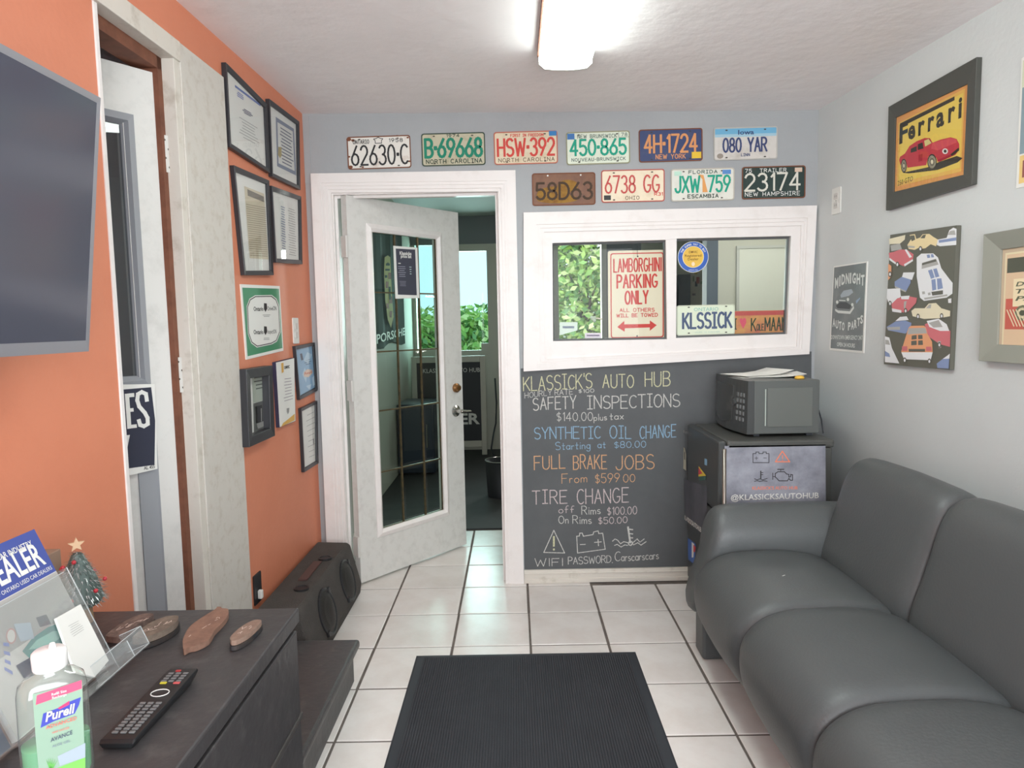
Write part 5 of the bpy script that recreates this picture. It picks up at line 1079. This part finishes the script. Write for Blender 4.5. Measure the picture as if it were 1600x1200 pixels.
# leaflet holder
HA = atz(175, 1040, .71); HF = Fr(HA, (0, 1, 0), (-.394, 0, .919))
ACR = glassmat('acrylic', (252, 253, 253), 1.1, .03, .07)
lh = thing('leaflet_holder', 'clear acrylic leaflet holder with a pocket tray beside the sanitizer bottle', 'holder', (HA.x, HA.y-.1, CZ))
gz_ = -(HA.z-CZ)/.919+.0105
mb = MB(); mb.obox(HF, -.46, .012, gz_, .19, -.022, -.020, ACR); part('back_panel', mb, lh)
mb = MB(); mb.obox(HF, -.46, .0, gz_+.004, .185, .0, .002, ACR); part('front_panel', mb, lh)
mb = MB(); mb.obox(HF, .001, .012, gz_, .19, -.022, .002, ACR); part('side_wall', mb, lh)
mb = MB(); mb.obox(HF, -.23, -.228, gz_, .185, -.020, .0, ACR); part('divider', mb, lh)
mb = MB(); mb.obox(HF, -.23, .05, gz_-.002, gz_, -.02, .045, ACR); mb.obox(HF, -.10, .05, gz_, gz_+.035, .043, .045, ACR); mb.obox(HF, .048, .05, gz_, gz_+.035, 0, .045, ACR); mb.obox(HF, .0, .002, gz_, gz_+.03, 0, .045, ACR); part('card_tray', mb, lh)
mb = MB(); mb.box(HA.x-.10, HA.x-.012, HA.y-.46, HA.y+.012, CZ+.0005, CZ+.0025, ACR); part('foot', mb, lh)
EDG = mat('acrylic_highlight', (196, 202, 204), .25)  # pale colour stands in for highlights along the holder edges
mb = MB()
for pts in ([HF.p(.012, gz_, .0), HF.p(.012, .19, .0)], [HF.p(.012, gz_, -.021), HF.p(.012, .19, -.021), HF.p(-.46, .19, -.021)], [HF.p(-.46, .185, .001), HF.p(.0, .185, .001)], [HF.p(-.10, gz_+.035, .044), HF.p(.049, gz_+.035, .044), HF.p(.049, gz_+.035, .001)], [HF.p(-.10, gz_, .044), HF.p(.049, gz_, .044), HF.p(.049, gz_+.035, .044)], [HF.p(.049, gz_, .044), HF.p(.049, gz_, .001)], [HF.p(.001, gz_+.03, .044), HF.p(.001, gz_, .044)]): mb.tube(pts, .0007, EDG, 5)
part('edge_highlight', mb, lh, 'pale strips painting highlights along the acrylic edges', kind='stuff')
br = thing('brochure', 'blue and white used car dealer brochure standing in the clear holder', 'brochure', HF.p(-.1, gz_, -.01))
TB = (0, 800, 4.0); NVY = flat((66, 80, 150)); hc = -.006
bo = HF.px(62, 823, hc); top_b = bo[1]; ar = -.006
mb = MB(); mb.obox(HF, -.222, ar, gz_+.004, top_b, hc-.010, hc, PAPER); part('pages', mb, br)
hb_ = HF.px(95, 888, hc)[1]
mb = MB(); mb.poly(HF, rect(-.222, ar, hb_, top_b), hc+.0005, NVY); mb.poly(HF, rect(-.222, ar, gz_+.006, hb_), hc+.0004, flat((206, 204, 198)))
mb.poly(HF, rect(-.222, ar, hb_-.075, hb_-.001), hc+.0006, flat((170, 168, 164))); 
mb.pxpoly(HF, [(140, 870), (200, 790), (300, 720), (380, 690), (480, 700), (500, 760), (430, 850), (350, 900), (200, 930)], hc+.001, flat((96, 150, 146)), TB); mb.pxpoly(HF, [(180, 860), (230, 800), (330, 745), (420, 740), (360, 800), (260, 850)], hc+.0014, flat((150, 196, 186)), TB)
mb.pxpoly(HF, [(85, 700), (190, 690), (215, 790), (130, 810)], hc+.0012, flat((176, 186, 196)), TB); mb.pxpoly(HF, [(225, 660), (290, 640), (320, 700), (250, 720)], hc+.0012, flat((110, 110, 116)), TB); mb.pxell(HF, 70, 775, 32, 50, hc+.0012, flat((190, 150, 146)), TB); mb.pxell(HF, 70, 775, 25, 40, hc+.0014, flat((206, 204, 198)), TB)
mb.pxpoly(HF, [(100, 960), (240, 880), (290, 990), (150, 1040)], hc+.0016, flat((60, 62, 84)), TB)
part('cover_print', mb, br)
mb = MB(); L0 = .042
btext(mb, HF, 'DEALER', (HF.px(-16, 935, hc)[0], hb_+.020), (ar-.012, hb_+.020), L0, hc+.001, PAPER, .02); btext(mb, HF, "ONTARIO'S USED CAR INDUSTRY", (-.20, top_b-.024), (ar-.02, top_b-.024), .010, hc+.001, PAPER, .01); btext(mb, HF, 'ASSOCIATION OF ONTARIO USED CAR DEALERS', (-.20, hb_+.006), (ar-.006, hb_+.006), .007, hc+.001, PAPER)
part('lettering', mb, br)
mb = MB(); mb.prism(HF, HF.pxs([(87.5, 966), (126, 944), (170, 1032), (148, 1058), (118, 1050)], .008), .004, .008, PAPER); cdp = part
card = single('leaflet', mb, 'blank-looking white leaflet standing in front of the dealer brochure', 'leaflet', HF.p(-.04, .0, .006))
mb = MB(); textlines(mb, HF, TB, ((415, 715), (500, 670), (535, 735), (455, 790)), 6, GT2, .0086, .15); mb2 = part('print', mb, card)
nb = thing('brochure', 'dark navy brochure in the near pocket of the clear holder', 'brochure', HF.p(-.34, gz_, -.01))
mb = MB(); mb.obox(HF, -.45, -.236, gz_+.004, .16, hc-.008, hc, flat((50, 58, 84))); part('pages', mb, nb)
mb = MB(); textlines(mb, HF, (0, 0, 1), ((4, 1000), (14, 1000), (22, 1060), (6, 1050)), 4, flat((130, 140, 190)), hc+.001, .4); part('print', mb, nb)
# sanitizer bottle
bx, by = -.601, .850; BF = Fr((bx, by, CZ), (.8, .6, 0), (-.6, .8, 0))   # N = up
hs = thing('sanitizer_bottle', 'clear flip-cap bottle half full of green gel in front', 'bottle', (bx, by, CZ))
def rr_ring(w_, d_, c_, n=6, rad=.42):
    r = min(w_, d_)*rad; return [BF.p(a, b, c_) for a, b in rrect(-w_/2, w_/2, -d_/2, d_/2, r, n)]
BOT = glassmat('bottle_plastic', (250, 253, 250), 1.4, .03, .06)
mb = MB(); mb.loft([rr_ring(w_, d_, c_) for w_, d_, c_ in ((.060, .030, 0), (.074, .044, .004), (.080, .048, .03), (.078, .047, .10), (.077, .046, .140), (.072, .043, .152), (.055, .036, .160), (.036, .032, .164), (.031, .031, .167), (.030, .030, .172))], BOT); part('body', mb, hs, smooth=True)
mb = MB(); mb.loft([rr_ring(w_-.004, d_-.004, c_) for w_, d_, c_ in ((.062, .034, .002), (.078, .046, .03), (.0785, .047, .072), (.0785, .047, .073))], mat('green_gel', (128, 200, 152), .12, trans=.35)); part('gel', mb, hs, smooth=True)
mb = MB(); CP_ = mat('cap_white', (240, 240, 238), .35); mb.lathe(Fr((bx, by, CZ), (1, 0, 0), (0, 1, 0)), 0, 0, [(.0185, .168), (.0195, .170), (.0200, .186), (.0195, .190), (.017, .1925), (0, .193)], CP_, 28)
mb.lathe(Fr((bx+.002, by+.004, CZ), (1, 0, 0), (0, 1, 0)), 0, 0, [(.005, .192), (.003, .199), (0, .2)], CP_, 10); part('cap', mb, hs, smooth=True)
LB = Fr((bx, by, CZ), (.8, .6, 0), (0, 0, 1)); TBt = (10, 1000, 6.0); f0 = .0250
def LQ(pts, k, m): mb.pxpoly(LB, pts, f0+k*.0003, m, TBt)
mb = MB(); LQ([(245, 510), (710, 395), (735, 1100), (735, 1300), (310, 1300), (275, 930)], 0, mat('label_film', (142, 170, 150), .45)); LQ([(285, 520), (705, 375), (708, 455), (275, 610)], 1, flat((216, 84, 118)))
LQ([(345, 690), (480, 640), (560, 590), (700, 535), (680, 610), (640, 690), (450, 760), (320, 825)], 1, flat((66, 74, 170))); LQ([(480, 640), (590, 570), (590, 605), (500, 650)], 2, flat((206, 60, 110)))
LQ([(480, 1090), (740, 965), (740, 1100), (500, 1180)], 1, flat((158, 172, 182))); LQ([(400, 1230), (740, 1100), (740, 1300), (400, 1300)], 1, flat((120, 190, 90)))
for a in (-26, -14, -3, 9, 22, 34):
    r_ = math.radians(a); LQ([(408, 1230), (428, 1230), (418+110*math.sin(r_), 1230-130*math.cos(r_))], 3, flat((104, 178, 88)))
part('label', mb, hs)
mb = MB()
for s_, a, b, h_, m_, bo_, sh in (('Purell', (365, 768), (650, 675), 90, WHL, .03, .25), ('ADVANCED', (370, 840), (660, 745), 34, flat((220, 110, 100)), .01, 0), ('AVANCE', (415, 960), (620, 882), 40, flat((80, 90, 110)), .01, 0), ('Refill Size', (425, 525), (565, 485), 26, PAPER, .01, 0), ('Recharge', (430, 555), (565, 518), 24, PAPER, .01, 0), ('HAND SANITIZER', (430, 880), (590, 830), 20, flat((220, 110, 100)), 0, 0), ('ALOE GEL', (430, 1010), (600, 955), 24, flat((120, 130, 150)), 0, 0)):
    pxb(mb, LB, s_, a, b, h_, f0+.0018, m_, bo_, TBt, sh)
part('lettering', mb, hs)

# ================================================================== FRIDGE + MICROWAVE
FB_ = mat('fridge_black', (76, 77, 74), .38, bump=(120, .08)); FD_ = mat('fridge_door_black', (64, 66, 66), .3)
fr_ = thing('mini_fridge', 'black mini fridge with stickers in the corner beside the sofa', 'fridge', (1.05, 3.05, 0))
fx0, fx1, fy0, fy1, fz = .862, 1.285, 2.79, 3.29, .80
mb = MB(); mb.box(fx0, fx1, fy0+.002, fy1, .03, fz-.035, FB_); part('body', mb, fr_, bev=.004)
mb = MB(); mb.box(fx0-.005, fx1+.008, fy0-.004, fy1, fz-.033, fz, FB_); part('top_panel', mb, fr_, bev=.008)
mb = MB(); mb.box(.822, fx0-.006, fy0, fy1, .50, fz-.002, FD_); part('door', mb, fr_, 'upper fridge door', bev=.008)
mb = MB(); mb.box(.822, fx0-.006, fy0, fy1, .05, .494, FD_); part('door', mb, fr_, 'lower fridge door', bev=.008)
mb = MB(); mb.tube([(.846, fy0-.004, .06), (.846, fy0-.004, fz-.03)], .0085, mat('satin_steel', (150, 144, 136), .3, .9), 12); part('edge_trim', mb, fr_, 'satin metal corner trim', smooth=True)
for x, y in ((.87, 2.82), (1.25, 2.82), (.87, 3.29), (1.25, 3.29)):
    mb = MB(); mb.box(x-.015, x+.015, y-.015, y+.015, 0, .03, RUBBER); part('foot', mb, fr_)
FS = Fr((0, fy0, 0), (1, 0, 0), (0, 0, 1)); T1 = (1040, 560, 3.53); cc = .004
def stick(mb, m): mb.pxpoly(FS, [(325, 483), (882, 475), (884, 830), (325, 830)], cc, m, T1)
mb = MB(); stick(mb, mat('sticker_grey', (156, 158, 168), .35, mott=(9, (112, 114, 124), .9, .45))); part('side_sticker', mb, fr_, 'grey grunge shop sticker')
INK = flat((58, 56, 58)); OC = flat((226, 130, 100)); mb = MB(); c2 = cc+.0006
def S_(pts, m=INK, w=.0028): mb.stroke(FS, FS.pxs([(T1[0]+x/T1[2], T1[1]+y/T1[2]) for x, y in pts], c2), w, c2, m)
S_([(482, 575), (482, 525), (498, 525), (498, 516), (515, 516), (515, 525), (537, 525), (537, 516), (555, 516), (555, 525), (570, 525), (570, 575), (482, 575)]); S_([(492, 550), (510, 550)], INK, .002); S_([(501, 541), (501, 559)], INK, .002); S_([(540, 549), (556, 549)], INK, .002)
S_([(606, 570), (644, 512), (684, 570), (606, 570)], OC, .0045); S_([(645, 535), (645, 552)], OC, .0035); S_([(645, 561), (645, 563)], OC, .0035)
S_([(525, 622), (525, 662)], INK, .0045); S_([(528, 630), (537, 630)]); S_([(528, 641), (537, 641)]); S_([(490, 664), (505, 670), (520, 664), (535, 670), (560, 662)]); S_([(490, 678), (505, 674), (520, 679), (540, 674), (560, 678)])
S_([(605, 655), (605, 635), (620, 625), (655, 625), (668, 638), (680, 640), (680, 655), (690, 652), (690, 640), (700, 642), (700, 672), (688, 672), (680, 662), (672, 675), (625, 675), (612, 660), (605, 655)], INK, .0035); S_([(591, 632), (591, 668)]); S_([(591, 652), (605, 652)]); S_([(618, 612), (652, 612)], INK, .004); S_([(635, 612), (635, 625)])
part('symbols', mb, fr_)
mb = MB(); pxb(mb, FS, "KLASSICK'S AUTO HUB", (478, 724), (728, 722), 18, c2, OC, .015, T1); pxb(mb, FS, '@KLASSICKSAUTOHUB', (360, 783), (845, 770), 32, c2, PAPER, .012, T1); pxb(mb, FS, '1918 MILITARY TRAIL', (528, 808), (668, 806), 11, c2, PAPER, .0, T1); part('lettering', mb, fr_)
FL = Fr((.822, fy1, 0), (0, -1, 0), (0, 0, 1)); T7 = (1060, 650, 4.8); FQ = lambda mb, pts, m, k=0: mb.pxpoly(FL, pts, .001+k*.0005, m, T7)
mb = MB(); FQ(mb, [(38, 235), (48, 240), (58, 290), (58, 410), (36, 395)], flat((190, 188, 170))); FQ(mb, [(42, 265), (50, 270), (50, 330), (42, 325)], FD_, 1); part('tag_sticker', mb, fr_, 'pale hanging tag')
mb = MB(); FQ(mb, [(196, 318), (215, 325), (215, 372), (196, 365)], flat((130, 170, 200))); part('small_sticker', mb, fr_, 'tiny blue sticker')
mb = MB(); FQ(mb, [(152, 375), (208, 448), (150, 455)], flat((220, 190, 70))); FQ(mb, [(152, 385), (180, 430), (150, 440)], flat((200, 70, 80)), 1); FQ(mb, [(150, 455), (208, 449), (205, 478), (160, 485)], flat((60, 96, 90)), 1); part('triangle_sticker', mb, fr_, 'red, yellow and green triangular sticker')
mb = MB(); FQ(mb, [(42, 470), (216, 530), (214, 700), (165, 880), (48, 770)], mat('sticker_grey_dim', (92, 92, 100), .4, mott=(9, (66, 68, 76), .9))); part('front_sticker', mb, fr_, 'grey grunge sticker on door')
mb = MB(); pxb(mb, FL, 'KLASSICKSAUTOHUB', (46, 775), (170, 872), 34, .0022, PAPER, .02, T7); part('lettering', mb, fr_)
mb = MB(); FQ(mb, [(70, 912), (130, 960), (125, 1060), (108, 1105), (74, 1075)], flat((78, 110, 176))); FQ(mb, [(100, 945), (118, 960), (112, 1060), (100, 1062)], PAPER, 1); FQ(mb, [(112, 965), (130, 985), (124, 1020), (112, 1020)], flat((200, 70, 76)), 2); part('blue_sticker', mb, fr_, 'blue sticker with white and red letter')
mb = MB(); pxb(mb, FL, 'danby', (32, 125), (100, 145), 26, .0012, flat((140, 140, 140)), 0, T7); part('badge', mb, fr_)
# microwave
mx0, mx1, my0, my1, mz0, mz1 = .966, 1.268, 2.875, 3.325, .812, 1.036
MW = mat('microwave_body', (86, 90, 88), .45)
mw = thing('microwave', 'black microwave oven standing on the mini fridge', 'microwave', (1.11, 3.1, .80))
MF = Fr((mx0, my1, mz0), (0, -1, 0), (0, 0, 1)); LM = my1-my0
mb = MB(); mb.box(mx0+.03, mx1, my0, my1, mz0, mz1, MW); part('casing', mb, mw, bev=.004)
bl_ = lambda t: .030*math.sin(math.pi*min(1, max(0, t)))
mb = MB(); n_ = 12
mb.loft([[MF.p(LM*k/n_, 0, -.03), MF.p(LM*k/n_, mz1-mz0, -.03), MF.p(LM*k/n_, mz1-mz0, -.004+.5*bl_(k/n_)), MF.p(LM*k/n_, .0, .0+bl_(k/n_))] for k in range(n_+1)], FD_); part('front_panel', mb, mw, smooth=False)
HM = mz1-mz0; fc = lambda a, z: (bl_(a/LM))*(1-z/HM)+(-.004+.5*bl_(a/LM))*(z/HM)
mb = MB(); ks = [.02+.29*k/10 for k in range(11)]; zb_ = lambda a: .055-.03*math.sin(math.pi*(a-.02)/.33)
mb.loft([[MF.p(a, zb_(a), fc(a, zb_(a))-.002), MF.p(a, .195, fc(a, .195)-.002), MF.p(a, .195, fc(a, .195)+.0022), MF.p(a, zb_(a), fc(a, zb_(a))+.0022)] for a in ks], mat('mw_glass', (58, 60, 58), .12)); part('door_window', mb, mw)
mb = MB()
for r_ in range(5):
    for k in range(3): mb.obox(MF, LM-.105+k*.028, LM-.085+k*.028, .05+r_*.026, .066+r_*.026, .0, fc(LM-.095+k*.028, .06+r_*.026)+.002, mat('mw_button', (110, 112, 112), .5))
part('keypad', mb, mw, kind='stuff')
mb = MB(); mb.lathe(MF, LM-.115, .125, [(.016, .0), (.016, .022), (.012, .024), (0, .024)], FD_, 16); part('dial', mb, mw)
MS = Fr((0, my0, 0), (1, 0, 0), (0, 0, 1))
mb = MB(); mb.obox(MS, mx0+.085, mx1-.03, mz0+.03, mz1-.03, -.001, .002, mat('mw_side', (98, 102, 98), .4)); part('side_panel', mb, mw, bev=.002)
mb = MB(); mb.obox(MS, mx0+.074, mx0+.078, mz0+.035, mz1-.035, 0, .003, mat('mw_seam', (170, 180, 172), .4)); part('seam_strip', mb, mw)
for x in (mx0+.05, mx1-.03):
    for y in (my0+.04, my1-.04):
        mb = MB(); mb.box(x-.012, x+.012, y-.012, y+.012, .80, mz0, RUBBER); part('foot', mb, mw)
mb = MB(); mb.tube([(mx1, my0+.1, mz0+.2), (mx1+.02, my0+.09, .95), (mx1+.035, my0+.06, .86), (mx1+.03, my0+.03, .806)], .003, RUBBER, 6); part('power_cord', mb, mw, smooth=True)
pp = thing('paper_stack', 'loose white papers lying on top of the microwave', 'papers', (1.15, 3.1, mz1))
for k, (x, y, r_, w_, l_) in enumerate(((1.12, 3.12, .1, .14, .2), (1.15, 3.08, -.15, .12, .17), (1.10, 3.15, .35, .13, .18))):
    F = Fr((x, y, mz1), (math.cos(r_), math.sin(r_), 0), (-math.sin(r_), math.cos(r_), 0)); mb = MB()
    mb.loft([[F.p(a, b, .002+k*.0035+.006*max(0, (a/w_))**2*(k+1)) for b in (-l_/2, l_/2)]+[F.p(a, b, .001+k*.0035+.006*max(0, (a/w_))**2*(k+1)) for b in (l_/2, -l_/2)] for a in (-w_, -w_/2, 0, w_/2, w_)], PAPER); part('sheet', mb, pp)
mb = MB(); mb.loft([[Vector((1.205+.02*math.cos(t)*s_, 2.93+.015*math.sin(t)*s_, mz1+z_)) for t in [k*math.pi/5 for k in range(10)]] for s_, z_ in ((1, .001), (1.05, .008), (.7, .014), (.2, .015))], mat('yellow_wrap', (226, 180, 70), .5)); single('yellow_packet', mb, 'small yellow packet on the microwave by the papers', 'packet', (1.205, 2.93, mz1), smooth=True)

# ================================================================== SOFA
sf = thing('sofa', 'black leather three-seat sofa along the grey wall', 'sofa', (1.1, 1.8, 0))
SEAM = mat('sofa_piping', (96, 100, 104), .35)
def cushion(name, prof, ys, axis, inset=.022, crown=None, lab=None, cap=.012):
    pr_ = catr(prof, 4); cx = sum(p[0] for p in pr_)/len(pr_); cz = sum(p[1] for p in pr_)/len(pr_); y0, y1 = ys; L = y1-y0; rings = []
    for t, dd in ((0, inset*2.2), (.006/L, inset*1.1), (.018/L, inset*.5), (.04/L, inset*.15), (.08/L, 0), (.3, -.003), (.5, -.005), (.7, -.003), (1-.08/L, 0), (1-.04/L, inset*.15), (1-.018/L, inset*.5), (1-.006/L, inset*1.1), (1, inset*2.2)):
        ring = []
        for x, z in pr_:
            dx, dz = cx-x, cz-z; l_ = math.hypot(dx, dz); x2, z2 = x+dx/l_*dd, z+dz/l_*dd
            ring.append(Vector((x2, y0+L*t, z2)) if axis == 'y' else Vector((y0+L*t, x2, z2)))
        rings.append(ring)
    mb = MB(); mb.loft(rings, LEATHER); return part(name, mb, sf, lab, smooth=True)
seat = [(1.16, .20), (1.17, .34), (1.12, .415), (1.0, .448), (.86, .452), (.76, .440), (.69, .405), (.648, .350), (.640, .28), (.66, .20), (.71, .145), (.80, .125), (1.0, .13)]
for ya_, yb_ in ((2.0, 2.515), (1.495, 2.0), (.99, 1.495)): cushion('seat_cushion', seat, (ya_, yb_), 'y')
back = [(1.13, .30), (1.115, .42), (1.14, .52), (1.17, .62), (1.20, .71), (1.235, .765), (1.285, .785), (1.345, .765), (1.39, .70), (1.41, .58), (1.42, .40), (1.40, .25), (1.25, .24)]
for ya_, yb_ in ((1.955, 2.53), (1.40, 1.955), (.85, 1.40)): cushion('back_cushion', back, (ya_, yb_), 'y')
arm = [(2.515, .20), (2.508, .36), (2.500, .46), (2.515, .525), (2.56, .575), (2.61, .588), (2.66, .572), (2.695, .52), (2.69, .45), (2.665, .38), (2.655, .20)]
o = cushion('armrest', arm, (.705, 1.36), 'x', .018)
for v in o.data.vertices:   # front of the arm leans back towards the top
    k_ = max(0, 1-(v.co.x+1.1-.705)/.4); v.co.x += k_*((v.co.z)-.42)*.28
mb = MB(); mb.box(.695, .835, 2.545, 2.655, 0, .30, LEATHER); part('front_leg', mb, sf, bev=.012, seg=3)
mb = MB(); mb.box(1.30, 1.42, 2.545, 2.655, 0, .40, LEATHER); part('rear_leg', mb, sf, bev=.012)
mb = MB(); mb.box(.80, 1.40, .86, 2.60, .07, .24, mat('sofa_base', (36, 37, 39), .8)); part('base', mb, sf, bev=.01)
for y in (.95,):
    mb = MB(); mb.box(.70, .83, y-.05, y+.05, 0, .2, LEATHER); part('front_leg', mb, sf, bev=.012)
mb = MB(); mb.stroke(Fr((0, 0, .4572), (1, 0, 0), (0, 1, 0)), [(.86, 2.2), (.87, 2.207)], .004, 0, PAPER); mb.v = [v for v in mb.v]; part('scuff', mb, sf)

# ================================================================== MAT
mt = thing('entrance_mat', 'black ribbed entrance mat with rubber edge on the tiles', 'floor mat', (.02, 1.8, 0))
mb = MB(); rg = [[Vector((x, y, z)) for x, y in ((x0, y0), (x1, y0), (x1, y1), (x0, y1))] for x0, x1, y0, y1, z in ((-.408, .452, .95, 2.622, .0005), (-.402, .446, .955, 2.616, .003), (-.375, .420, .98, 2.595, .005))]
mb.loft(rg, RUBBER); part('rubber_border', mb, mt)
mb = MB()
for k in range(93):
    x = -.373+k*.0085; mb.box(x, x+.0062, .985, 2.592, .004, .0085, CARPET)
part('ribs', mb, mt, kind='stuff')
